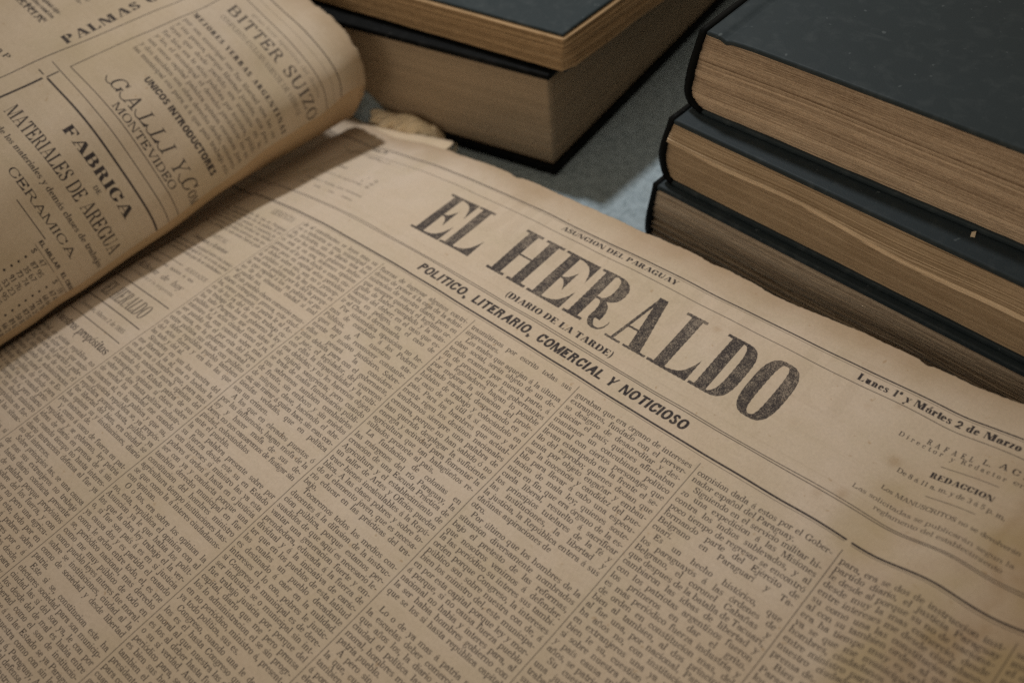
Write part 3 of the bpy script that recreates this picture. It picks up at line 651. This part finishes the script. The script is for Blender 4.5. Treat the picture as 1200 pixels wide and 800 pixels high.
# ---------------------------------------------------------------- the curling left leaf: ruled between two measured sections
LOW = [(-.80, .118), (-.72, .132), (-.64, .1385), (-.56, .132), (-.51, .120), (-.4726, .1068), (-.4442, .0895), (-.4300, .070), (-.4205, .050), (-.4200, .037), (-.4250, .030), (-.437, .024), (-.455, .017)]
TOP = [(-.80, .088), (-.72, .104), (-.64, .112), (-.56, .110), (-.50, .0985), (-.456, .0847), (-.4371, .0776), (-.4233, .0687), (-.4173, .0575), (-.4203, .0407), (-.4287, .0260), (-.4386, .0165), (-.455, .012)]
def catm(P, n=14):
    P = np.array(P, float); Q = np.vstack([2*P[0]-P[1], P, 2*P[-1]-P[-2]]); o = []
    for i in range(1, len(Q)-2):
        for tt in np.linspace(0, 1, n, endpoint=False):
            a, b, c, d = Q[i-1:i+3]; o.append(.5*((2*b)+(c-a)*tt+(2*a-5*b+4*c-d)*tt*tt+(3*b-a-3*c+d)*tt**3))
    o.append(Q[-2]); return np.array(o)
def prof(C):
    p = catm(C); L = np.r_[0, np.cumsum(np.hypot(*np.diff(p, axis=0).T))]; return p, L-L[np.argmax(p[:, 0])]
PLo, LLo = prof(LOW); PTo, LTo = prof(TOP)
def leaf_pt(s, y, inset=0.):
    a = np.stack([np.interp(s, LLo, PLo[:, i]) for i in (0, 1)], -1); b = np.stack([np.interp(s, LTo, PTo[:, i]) for i in (0, 1)], -1)
    w = (y-.1435)/(.285-.1435); w = np.where(w < 0, w*.55, w)[..., None]
    q = a+(b-a)*w
    x, z = q[..., 0], q[..., 1]
    z = z+.0007*np.sin(s*60+y*25)*np.clip((-.02-s)/.05, 0, 1)+.0004*np.sin(s*150-y*70+2*np.sin(y*40))*np.sin(y*90+s*30)
    x = x+.0005*np.sin(y*55+s*40+1.5*np.sin(y*23))+.0003*np.sin(y*140-s*90)
    if inset:                                   # an inner leaf: shrink towards the gutter line
        x = -.50+(x+.50)*(1-inset*4); z = z-inset
    return np.stack([x, y+0*x, z], -1)
LEAF = Sheet(-.345, .045, -.125, .300, .000125)
def draw_leaf(S):
    r = np.random.default_rng(9)
    def poly(pts, w, k=1.):
        for a, b in zip(pts[:-1], pts[1:]): S.line(a[0], a[1], b[0], b[1], w, k)
    sk = lambda s, y: s+.060*(y-.1435)            # the print leans a little across the curl
    # frames and rules
    poly([(-.101, .085), (-.0985, .126), (-.0963, .163), (-.0934, .197), (-.0905, .230), (-.086, .285)], .0005, 1.)
    poly([(-.30, .156), (-.16, .1563)], .0005, 1.)
    poly([(-.0900, .030), (-.0884, .119), (-.0878, .1416)], .0011); poly([(-.0872, .1442), (-.0868, .1505)], .0007)
    poly([(-.0925, .1437), (-.0895, .1437)], .0007); poly([(-.0862, .1438), (-.045, .1436), (.04, .1436)], .0011)
    poly([(-.0930, .1518), (-.06, .1507), (.04, .1512)], .0005, .95)
    poly([(-.0860, .1570), (.04, .1572)], .0005, .95); poly([(-.0860, .1570), (-.0829, .193), (-.0775, .249), (-.0765, .259)], .0005, .9)
    poly([(-.0765, .2596), (.04, .2592)], .0005, .95); poly([(-.09, .2655), (.04, .2650)], .00025, .7); poly([(-.10, .2710), (.04, .2700)], .0007, .9)
    # first advertisement
    S.text('FABRICA', -.0590, .1318, .0056, 'fat', fit=.0500)
    S.text('DE', -.0300, .1270, .0024, 'bold')
    S.text('MATERIALES DE AREGUA', -.0815, .1165, .0072, 'cond', fit=.0840)
    S.text('los de los materiales y demás clases de trabajos', -.0830, .1085, .0030, 'bold', slant=.08, fit=.0880)
    S.text('CERAMICA', -.0560, .0995, .0040, 'wide', fit=.0480)
    poly([(-.0430, .0950), (-.0220, .0952)], .0005, 1.)
    def tbl(s0, y0, n, w):
        for i in range(n):
            y = y0-.0036*i
            S.text('. . . . . .'[:rnd_i(r, 5, 11)], s0-.030, y, .0026, 'bold', k=.9); S.text(str(r.integers(8, 99))+' '+str(r.integers(10, 99)), s0, y, .0026, 'bold', rng=r)
    def rnd_i(r, a, b): return int(r.integers(a, b))
    for s0, lab in ((-.0225, 'EL MILLAR'), (-.0050, 'EL CIENTO')):
        S.text(lab, s0, .0918, .0021, 'sans', fit=.0150); poly([(s0, .0900), (s0+.015, .0900)], .0003, .9)
        S.text('$', s0+.001, .0868, .0026, 'bold'); S.text(str(r.integers(10, 99)), s0+.0065, .0868, .0025, 'body')
        for i in range(36):
            y = .0830-.0037*i
            S.text('.', s0+.0012, y, .0052, 'bold'); S.text(str(r.integers(10, 99)), s0+.0055, y, .0026, 'bold'); S.text(str(r.integers(10, 99)), s0+.0100, y, .0026, 'body', rng=r)
    for i in range(30):
        y = .0745-.0037*i
        S.text(WORDS[r.integers(60, len(WORDS))].capitalize(), -.0780, y, .0024, 'body', rng=r); S.text(WORDS[r.integers(60, len(WORDS))], -.0560, y, .0024, 'body', rng=r)
        S.text('. . . .', -.0340, y, .0026, 'bold', k=.85)
    poly([(-.09, -.01), (.04, -.01)], .0006)
    flow(S, -.086, .11, -.016, -.12, .0040, .0026, r)
    # second advertisement
    S.text('MONTEVIDEO', -.0570, .1588, .0042, 'wide', fit=.0500)
    for ch, x, yy in zip('GALLIYC', (-.0680, -.0570, -.0455, -.0365, -.0275, -.0190, -.0085), (.1655, .165, .165, .165, .165, .165, .165)):
        S.text(ch, x, yy, .0080, 'thin', slant=.22)
        if ch != 'Y': poly([(x+.0012-q*.0046, yy+.0006-.0012*math.sin(q*2.6)+.0022*q*q) for q in np.linspace(0, 1, 9)], .0006, .95)
    S.text('OMP.', -.0005, .1655, .0050, 'body', fit=.014)
    S.text('UNICOS INTRODUCTORES', -.0600, .1808, .0038, 'sanswide', fit=.0590)
    flow(S, -.0780, .082, .2215, .1870, .0047, .0027, r, k=.9)
    S.text('MEJORES YERBAS ARGENTINAS', -.0780, .2275, .0030, 'fat', fit=.0840, track=.2)
    S.text('ALFARO', -.0470, .2175, .0001, 'bold')
    S.text('COMPUESTO EXCLUSIVAMENTE DE YERBAS', -.0690, .2390, .0030, 'cond', fit=.070, k=.8)
    S.text('BITTER SUIZO', -.0700, .2450, .0068, 'body', fit=.0800, track=.1, k=.9)
    S.text('gran licor aperitivo del doctor', -.060, .2545, .0022, 'body', fit=.06, k=.7)
    # column on the far side: a vertical headline and notices
    px0, py0 = -.0970, .1630
    T0 = Sheet(-.004, .19, 0, .016, S.px); T0.text('PALMAS CRISTALINAS DEL PARAGUAY', .0010, .0045, .0056, 'fat', track=.12)
    im = T0.a                                                    # rows = up, columns = along
    rot = im.T                                                    # along becomes +y, up becomes -s
    rot = rot[:, ::-1]
    n0 = int((px0-.0014-.0115-S.x0)/S.px); m0 = int((py0-.004-S.y0)/S.px)
    hh = min(rot.shape[0], S.h-m0); v = S.a[m0:m0+hh, n0:n0+rot.shape[1]]; np.maximum(v, rot[:hh]*.97, out=v)
    S.a[int((.157-S.y0)/S.px):int((.166-S.y0)/S.px), 0:int((-.1065-S.x0)/S.px)] *= 0
    for i in range(14):
        y = .1665+.0215*(i % 6); s0 = -.345+.004*(i % 3) if i > 6 else -.225
        S.text(['CRISTALERIA', 'CIGARROS', 'ZAPATERIA', 'HOTEL', 'RELOJERIA', 'FERRETERIA'][i % 6], s0, y+.011, .0034, 'wide', fit=.060 if i > 6 else .055)
        flow(S, s0-.002, .105 if i > 6 else .110, y+.0065, y-.004, .0042, .0025, r, k=.95)
    flow(S, -.34, .23, .128, -.12, .0042, .0027, r)
    S.text('TINTORERIA', -.1700, .1622, .0038, 'bold', fit=.0520); S.text('Calle de la Palma, esquina P', -.170, .1350, .0034, 'bold', fit=.0640)
draw_leaf(LEAF)
def leaf_box(X, Y, n1, n2, g, b):
    g = np.maximum(g, .45*np.clip((Y-.272+.004*n1)/.012, 0, 1)); b = np.maximum(b, .18*np.clip(.5+n1, 0, 1))
    return g, b
gL, bL = stains(LEAF, [(-.06, .148, .001, .5), (-.12, .10, .0014, .4), (-.075, .09, .0008, .6)], leaf_box)
IMG_LEAF = to_image(LEAF, 'left_leaf_print', gL, bL)
M_LEAF = paper_mat('printed_newsprint_verso', IMG_LEAF, (.585, .49, .385))
def leaf_mesh(name, inset, mats, y_off=0., seed=4, **kw):
    ns, nyy = 260, 200
    s = np.linspace(-.395, .050, ns)
    top = .2885-y_off+wob(s, [(.05, .0006), (.011, .0004), (.004, .0002)], seed)
    tt = np.linspace(0, 1, nyy)[:, None]
    Yg = -.12+(top[None]+.12)*tt; Sg = np.tile(s, (nyy, 1))
    V = leaf_pt(Sg, Yg, inset).reshape(-1, 3)
    uv = np.stack([(Sg.ravel()-LEAF.x0)/(LEAF.x1-LEAF.x0), (Yg.ravel()-LEAF.y0)/(LEAF.y1-LEAF.y0)], 1)
    o = child(name, V, grid_faces(ns, nyy), mats, uv=uv)
    m = o.modifiers.new('thickness', 'SOLIDIFY'); m.thickness = .0002; m.offset = -1; m.material_offset_rim = 1
    return o
lf = leaf_mesh('left_page', 0., [M_LEAF, M_BLANK]); lf['label'] = 'curling left page of boxed advertisements bulging over the gutter'
for k, ins in enumerate((.0011, .0022, .0036)):
    leaf_mesh('inner_leaf', ins, [M_BLANK, M_BLANK], .0012+.0007*k, 30+k)
# body of the left half under the curl
a = np.linspace(-.80, -.53, 40)
hz = np.interp(a, [-.80, -.66, -.58, -.53], [.080, .098, .080, .012])
V, F, T = [], [], []
for k in range(40):
    for f in ((k+.1)/40, (k+.9)/40):
        j = rnd.uniform(-.0006, .0006)
        tp = np.stack([a, np.full(40, .2845+j), .004+(hz-.004)*f], 1); bt = np.stack([a[::-1], np.full(40, -.118-j), .004+(hz[::-1]-.004)*f], 1)
        V.append(tp); V.append(bt)
    T += [rnd.uniform(.2, .9)]*160
for k in range(79):
    for i in range(80):
        j = (i+1) % 80; F.append((k*80+i, k*80+j, (k+1)*80+j, (k+1)*80+i))
for i in range(39): F.append((79*80+i, 79*80+i+1, 79*80+78-i, 79*80+79-i))
o = child('leaf_block', np.concatenate(V), F, M_VBLOCK, tone=T); o['kind'] = 'stuff'
M_DARK = cloth_cover_mat('worn_dark_bookcloth', (.020, .022, .022))
b0 = np.array([(-.82, -.13), (.07, -.13), (.07, .262), (-.82, .262)])
V = [(*p, z) for z in (.0005, .0032) for p in b0]
o = child('binding_board', V, [(0, 3, 2, 1), (4, 5, 6, 7), (0, 1, 5, 4), (1, 2, 6, 5), (2, 3, 7, 6), (3, 0, 4, 7)], M_DARK, smooth=False, tone=[.3]*8)

# ---------------------------------------------------------------- closed books
def rbox(x0, x1, y0, y1, z0, z1, r=.0008, seg=3, nxs=220, warp=None):
    """board with rounded edges and an optional warp, as stacked rounded outlines"""
    prof_ = []
    for i in range(seg+1):
        a = math.pi/2*i/seg; prof_.append((r*(1-math.sin(a)), z0+r*(1-math.cos(a))))
    for i in range(seg+1):
        a = math.pi/2*i/seg; prof_.append((r*(1-math.cos(a)), z1-r*(1-math.sin(a))))
    V, F = [], []
    def outline(ins):
        xa, xb, ya, yb = x0+ins, x1-ins, y0+ins, y1-ins
        a = np.linspace(0, 1, nxs, endpoint=False)
        return np.concatenate([np.stack([xa+(xb-xa)*a, ya+0*a], 1), np.stack([xb+0*a, ya+(yb-ya)*a], 1), np.stack([xb+(xa-xb)*a, yb+0*a], 1), np.stack([xa+0*a, yb+(ya-yb)*a], 1)])
    n = 4*nxs
    for ins, z in prof_:
        o = outline(ins); V.append(np.column_stack([o, np.full(n, z)]))
    for k in range(len(prof_)-1):
        a = np.arange(n); b = (a+1) % n; F += np.stack([a+k*n, b+k*n, b+(k+1)*n, a+(k+1)*n], 1).tolist()
    # top and bottom faces as grids of strips between opposite sides
    def cap(k, flip):
        base = k*n
        for i in range(nxs):
            l0 = base+i; l1 = base+i+1; r0 = base+3*nxs-i; r1 = base+3*nxs-i-1
            if i == nxs-1: l1 = base+nxs
            q = (l0, l1, r1, r0) if not flip else (l0, r0, r1, l1)
            F.append(tuple(x % n+base for x in q))
    cap(0, True); cap(len(prof_)-1, False)
    V = np.concatenate(V)
    if warp is not None: V[:, 2] += warp(V[:, 0], V[:, 1])
    tone = np.zeros(len(V)); d = np.minimum(np.minimum(V[:, 0]-x0, x1-V[:, 0]), np.minimum(V[:, 1]-y0, y1-V[:, 1])); tone = np.clip(1-d/.002, 0, 1)
    return V, F, tone

def spine_prof(f, peak):
    return (math.sqrt(max(0., 1-((peak-f)/peak)**2)) if f < peak else 1-.75*((f-peak)/(1-peak))**1.3)
def page_block(w, d, z0, z1, layers, rough, left_round=.004, seed=0, fan=0., ledge=None, tones=None, peak=.3, flare=0., jit=.16, gt=.26):
    r = np.random.default_rng(seed)
    fx = np.linspace(0, w, 150); n1 = 70
    px = np.r_[fx, np.full(n1-1, w), np.linspace(w, 0, 60)[1:], np.zeros(n1-2)]
    py = np.r_[np.zeros(150), np.linspace(0, d, n1)[1:], np.full(59, d), np.linspace(d, 0, n1)[1:-1]]
    nxv = np.r_[np.zeros(150), np.ones(n1-1), np.zeros(59), -np.ones(n1-2)]; nyv = np.r_[-np.ones(150), np.zeros(n1-1), np.ones(59), np.zeros(n1-2)]
    par = np.r_[fx, w+py[150:150+n1-1], 2*w+d+np.linspace(0, w, 60)[1:], 3*w+d+np.linspace(0, d, n1)[1:-1]]
    n = len(px); V, T = [], []
    H = z1-z0; tone = .5
    zs = np.r_[0, np.cumsum(r.uniform(.5, 1.5, layers))]; zs /= zs[-1]
    grp = 0
    for k in range(layers):
        if k % max(2, layers//11) == 0 or r.random() < .06: grp = r.normal(0, rough*.8); tone = r.uniform(.52-gt, .52+gt)
        off = grp+r.normal(0, rough*.22)+wob(par, [(.06, rough*.4), (.015, rough*.2)], seed*100+k)
        fm = (zs[k]+zs[k+1])/2
        if ledge is not None: off = off+ledge(par, fm)
        rx = left_round*spine_prof(fm, peak); off = off+flare*(1-fm)**1.3
        for q, (f, o_) in enumerate(((.03, -.00016), (.2, 0.), (.8, 0.), (.97, -.00016))):
            f = zs[k]+(zs[k+1]-zs[k])*f
            X_ = px+nxv*(off+o_); Y_ = py+nyv*(off+o_)
            X_ = X_-np.where(px < w*.5, rx*np.clip(1-px/.03, 0, 1), 0)
            Z_ = z0+H*f+fan*np.sin(px*9+1)*f*(1-f)*4*H+wob(par, [(.12, .0005)], seed)*(4*f*(1-f))
            V.append(np.stack([X_, Y_, Z_], 1))
        tt = tone+r.normal(0, jit)
        tt = tt+wob(par, [(.05, jit*.35), (.009, jit*.35)], seed*77+k)
        tk = tt if tones is None else tt+tones(par, fm)
        T.append(np.tile(np.clip(tk, 0, 1), 4))
    F = []
    for k in range(4*layers-1):
        a = np.arange(n)+k*n; b = (np.arange(n)+1) % n+k*n; F.append(np.stack([a, b, b+n, a+n], 1))
    F = np.concatenate(F).tolist()
    F.append(list(range((4*layers-1)*n, 4*layers*n))); F.append(list(range(n-1, -1, -1)))
    return np.concatenate(V), F, np.concatenate(T)

def spine_mesh(d, z0, z1, bulge, th, ov=.0015, lean=0., peak=.3):
    """rounded spine at x=0: an arc strip of cloth with thickness, running the length of the book"""
    K = 18; J = 60; V, F = [], []
    for j in range(J+1):
        y = -ov+(d+2*ov)*j/J
        for side in (0, 1):
            for k in range(K+1):
                f = k/K; z = z0+(z1-z0)*f
                x = -bulge*spine_prof(f, peak)
                off = -th if side == 0 else 0
                V.append((x+off+.0006, y+.0004*math.sin(f*9), z))
    M_ = 2*(K+1)
    for j in range(J):
        a = j*M_
        for k in range(K):
            F += [(a+k, a+k+1, a+M_+k+1, a+M_+k), (a+K+1+k, a+M_+K+1+k, a+M_+K+2+k, a+K+2+k)]
        F += [(a, a+M_, a+M_+K+1, a+K+1), (a+K, a+2*K+1, a+M_+2*K+1, a+M_+K)]
    for a, fl in ((0, 0), (J*M_, 1)):
        for k in range(K):
            q = (a+k, a+K+1+k, a+K+2+k, a+k+1); F.append(q if not fl else q[::-1])
    return V, F

def book(label, loc, rz, w, d, h, board, bm, cm, sm, layers=60, rough=.0004, over=.0012, bulge=.006, lean=0., seed=1, spine=True, skew=0., lb=1., lo=1., peak=.3, flare=0., warp_t=None, warp_b=None, top_over=None, group=None, **pk):
    t = empty('closed_book', label, 'book', loc, rz, group)
    V, F, T = page_block(w, d, board, h-board, layers, rough, seed=seed, left_round=bulge*.85 if spine else 0, peak=peak, flare=flare, **pk)
    V[:, 0] += skew*V[:, 1]
    o = mesh_obj('page_block', V, F, bm, t, tone=T); o['kind'] = 'stuff'
    to = over if top_over is None else top_over
    for nm, z0, z1, ov, wp in (('lower_board', 0, board*lb, over*lo, warp_b), ('upper_board', h-board, h, to, warp_t)):
        V, F, T = rbox(-.001, w+ov, -ov, d+ov, z0, z1, min(.0009, board*.45), warp=wp)
        V[:, 0] += skew*V[:, 1]
        o = mesh_obj(nm, V, F, cm, t, tone=T)
    if spine:
        V, F = spine_mesh(d, .0004, h-.0004, bulge, .0030, over, lean, peak)
        V = np.array(V); V[:, 0] += skew*V[:, 1]
        mesh_obj('spine', V, F, sm, t, tone=[.12]*len(V))
    return t
M_COVT = cloth_cover_mat('grey_green_bookcloth', (.027, .037, .042), (.085, .10, .105), .5, .2)
M_COVM = cloth_cover_mat('dark_green_bookcloth', (.023, .032, .037), (.08, .095, .10), .5, .3)
M_COVU = cloth_cover_mat('blue_grey_bookcloth', (.026, .037, .042), (.11, .125, .13), .55, .3)
M_SPN = cloth_cover_mat('black_spine_leather', (.004, .0045, .0045), (.03, .03, .03), .5, .3)
B_T = block_mat('warm_leaf_edges', (.25, .165, .10), (.78, .60, .42))
B_M = block_mat('brown_leaf_edges', (.20, .125, .060), (.80, .62, .42), .22)
B_B = block_mat('dull_leaf_edges', (.24, .18, .125), (.62, .50, .37))
B_1 = block_mat('smooth_brown_leaf_edges', (.27, .20, .125), (.46, .34, .22), .30)
B_2 = block_mat('worn_leaf_edges', (.18, .11, .05), (.55, .37, .20))

SG = 'closed folios stacked on the right'
book('dark bound folio at the bottom of the right stack, mostly hidden behind the newspaper page', (-.2300, .3125, 0), math.radians(-1.4), .34, .30, .0480, .0032, B_B, M_COVM, M_SPN, 46, .0007, .0012, .0060, seed=3, group=SG, fan=.05, peak=.35)
def ledgeM(par, f):
    b = .70-.16*np.clip(par/.16, 0, 1)-.012*np.sin(par*60)
    return np.where(f > b, .0022+.0004*np.sin(par*70)-.006*np.clip(f-b-.10, 0, 1), 0.)*(par < .34)
def toneM(par, f):
    b = .70-.16*np.clip(par/.16, 0, 1)-.012*np.sin(par*60)
    return np.where(f > b, -.12+.30*np.sin(f*190)*np.sin(par*31+f*40), -.17)+1.0*np.clip(1-np.abs(f-b-.045)/.045, 0, 1)**.5*np.clip(par/.05, .25, 1)*(.8+.2*np.sin(par*90))
book('dark green folio in the middle of the right stack with a pale ledge of leaves', (-.2240, .3160, .0482), math.radians(-1.6), .34, .30, .0385, .0030, B_M, M_COVM, M_SPN, 64, .00022, .0014, .0070, seed=5, group=SG, peak=.38, jit=.05, gt=.05, ledge=ledgeM, tones=toneM)
book('grey green folio on top of the right stack with ribbed brown leaf edges', (-.2160, .3255, .0870), math.radians(.1), .35, .33, .0425, .0026, B_T, M_COVT, M_SPN, 120, .0003, .0014, .0090, seed=7, peak=.22, group=SG, top_over=.0010, warp_t=lambda x, y: -.0011*np.exp(-((x-.0085)/.0018)**2)-.0004*np.exp(-((x-.012)/.006)**2)+.0006*np.sin(x*14+y*9), fan=.025, jit=.20, gt=.20)
LG = 'closed folios stacked on the left'
# thick volume: its near right corner stands at (-.318,.333)
def corner(cx, cy, rz, w): return (cx-w*math.cos(rz), cy-w*math.sin(rz))
rz = math.radians(12.4); c0 = corner(-.3195, .3325, rz, .26)
book('very thick folio with thin black boards beneath the smaller blue grey one', (*c0, 0), rz, .26, .36, .0650, .0036, B_1, M_SPN, M_SPN, 64, .00012, .0022, .005, seed=9, group=LG, jit=.07, gt=.14, skew=.077, lb=1.5, lo=1.6)
rz = math.radians(9.7); c1 = corner(-.3112, .3378, rz, .25)
book('thinner worn folio with a blue grey cover lying on the very thick folio', (*c1, .0652), rz, .25, .34, .0215, .0022, B_2, M_COVU, M_SPN, 26, .00035, .0004, .004, seed=12, group=LG, top_over=-.0015, flare=.0028, skew=.15)

# ---------------------------------------------------------------- torn scrap of paper between the page and the thick folio
def scrap():
    nu, nv = 70, 30; V = []
    us = np.linspace(0, 1, nu)
    # near low edge, crest and far edge of the curl, from left to right
    K = np.array([0, .12, .45, .68, .80, 1.])
    low = np.array([(-.4360, .2960, .0080), (-.4330, .2945, .0075), (-.4060, .2990, .0070), (-.3900, .3010, .0068), (-.3830, .3025, .0066), (-.3740, .3050, .0062)])
    top = np.array([(-.4330, .3010, .0110), (-.4235, .3030, .0120), (-.4030, .3060, .0150), (-.3920, .3085, .0118), (-.3850, .3065, .0085), (-.3745, .3060, .0068)])
    far = np.array([(-.4310, .3050, .0050), (-.4200, .3130, .0060), (-.4000, .3150, .0060), (-.3880, .3140, .0050), (-.3840, .3105, .0050), (-.3748, .3070, .0050)])
    for v in np.linspace(0, 1, nv):
        for u in us:
            L, T, Fr = (np.array([np.interp(u, K, A[:, c]) for c in range(3)]) for A in (low, top, far))
            w0, w1, w2 = (1-v)**2, 2*v*(1-v), v*v
            p = w0*L+w1*(2*T-.5*L-.5*Fr)+w2*Fr
            p = p+np.array([.0004*math.sin(u*31+v*9), .0005*math.sin(u*23), .0006*math.sin(u*15+v*7)*math.sin(v*3.1)+.0026*abs(math.sin(u*7+v*3.2))*math.sin(v*3.1)-.0012+.0009*abs(math.sin(u*33-v*8))])
            p[1] += (.0010*math.sin(u*47)+.0007*math.sin(u*113))*(1-v)**3; p[0] += .0014*math.sin(v*19)*(u < .04)
            V.append(p-np.array([-.405, .303, 0]))
    o = mesh_obj('torn_paper_scrap', V, grid_faces(nu, nv), paper_mat('scrap_paper', None, (.76, .64, .46)))
    o.location = (-.405, .303, 0)
    m = o.modifiers.new('thickness', 'SOLIDIFY'); m.thickness = .0002
    o['label'] = 'curled torn scrap of brown paper between the newspaper and the thick folio'; o['category'] = 'paper scrap'
    fl = [(0, 0, 0), (.0022, .0006, .0002), (.0038, .0016, .0030), (.0031, .0021, .0072), (.0016, .0014, .0046), (.0006, .0008, .0020)]
    f = mesh_obj('paper_flake', [(x+.0, y, z) for x, y, z in fl], [(0, 1, 2, 5), (5, 2, 3, 4)], bpy.data.materials['scrap_paper'], smooth=False)
    f.location = (-.3738, .3050, .0050); m = f.modifiers.new('thickness', 'SOLIDIFY'); m.thickness = .0003
    f['label'] = 'tiny upright flake of torn paper beside the right tip of the brown scrap'; f['category'] = 'paper flake'
scrap()
k = mesh_obj('paper_crumb', [(0, 0, 0), (.0016, .0003, .0002), (.0012, .0012, .0026), (-.0002, .0008, .0018), (.0006, .0010, .0004)], [(0, 1, 2, 3), (0, 4, 1), (1, 4, 2), (2, 4, 3), (3, 4, 0)], M_PALE, smooth=False)
k.location = (-.0885, .3212, .0868); k['label'] = 'small white paper crumb lying between the top and middle right folios'; k['category'] = 'paper crumb'

# ---------------------------------------------------------------- the cloth-covered table
m, nt, b, N = new_mat('pale_blue_tablecloth')
tc = N('ShaderNodeTexCoord'); P = tc.outputs['Object']
def wave(rot, sc):
    mp = N('ShaderNodeMapping'); mp.inputs['Rotation'].default_value = (0, 0, rot); nt.links.new(P, mp.inputs[0])
    w = N('ShaderNodeTexWave'); w.inputs['Scale'].default_value = sc; w.inputs['Distortion'].default_value = 1.2; w.inputs['Detail'].default_value = 2; w.inputs['Detail Scale'].default_value = 2
    nt.links.new(mp.outputs[0], w.inputs[0]); return w.outputs['Fac']
w1, w2 = wave(.3, 260), wave(.3+math.pi/2, 260)
wv = mth(N, nt, 'MULTIPLY', w1, w2); n1 = noise(N, nt, P, 210, 4, .75); n2 = noise(N, nt, P, 25, 4, .6)
c = mixc(N, nt, wv, (.35, .435, .485), (.54, .635, .68))
c = mixc(N, nt, ramp(N, nt, n1, [(.42, 0.), (.65, .75)]), c, (.20, .26, .29))
c = mixc(N, nt, ramp(N, nt, n2, [(.4, 0.), (.75, .45)]), c, (.33, .38, .39))
sp = ramp(N, nt, noise(N, nt, P, 70, 2, .5), [(.74, 0.), (.77, .55)]); c = mixc(N, nt, sp, c, (.13, .13, .13))
nt.links.new(c, b.inputs['Base Color']); b.inputs['Roughness'].default_value = .9
bump(N, nt, b, mth(N, nt, 'ADD', wv, mth(N, nt, 'MULTIPLY', n1, .8)), .6, .0005)
gx = np.r_[np.linspace(-1.3, -.50, 40)[:-1], np.linspace(-.50, -.37, 80), np.linspace(-.37, 1.1, 70)[1:]]; gy = np.r_[np.linspace(-.8, .28, 40)[:-1], np.linspace(.28, .34, 60), np.linspace(.34, 1.6, 60)[1:]]; X, Y = np.meshgrid(gx, gy)
Z = -.0006+.0004*np.sin(X*17+Y*9)*np.sin(Y*13-X*4)
Z = np.minimum(Z, 0)+.0200*np.exp(-((X+.447+.3*(Y-.30))/.020)**2-((Y-.3065-.1*np.sin(X*60)*.02)/.0070)**2)
V = np.stack([X.ravel(), Y.ravel(), Z.ravel()], 1)
o = mesh_obj('tablecloth', V, grid_faces(len(gx), len(gy)), m); o['kind'] = 'structure'
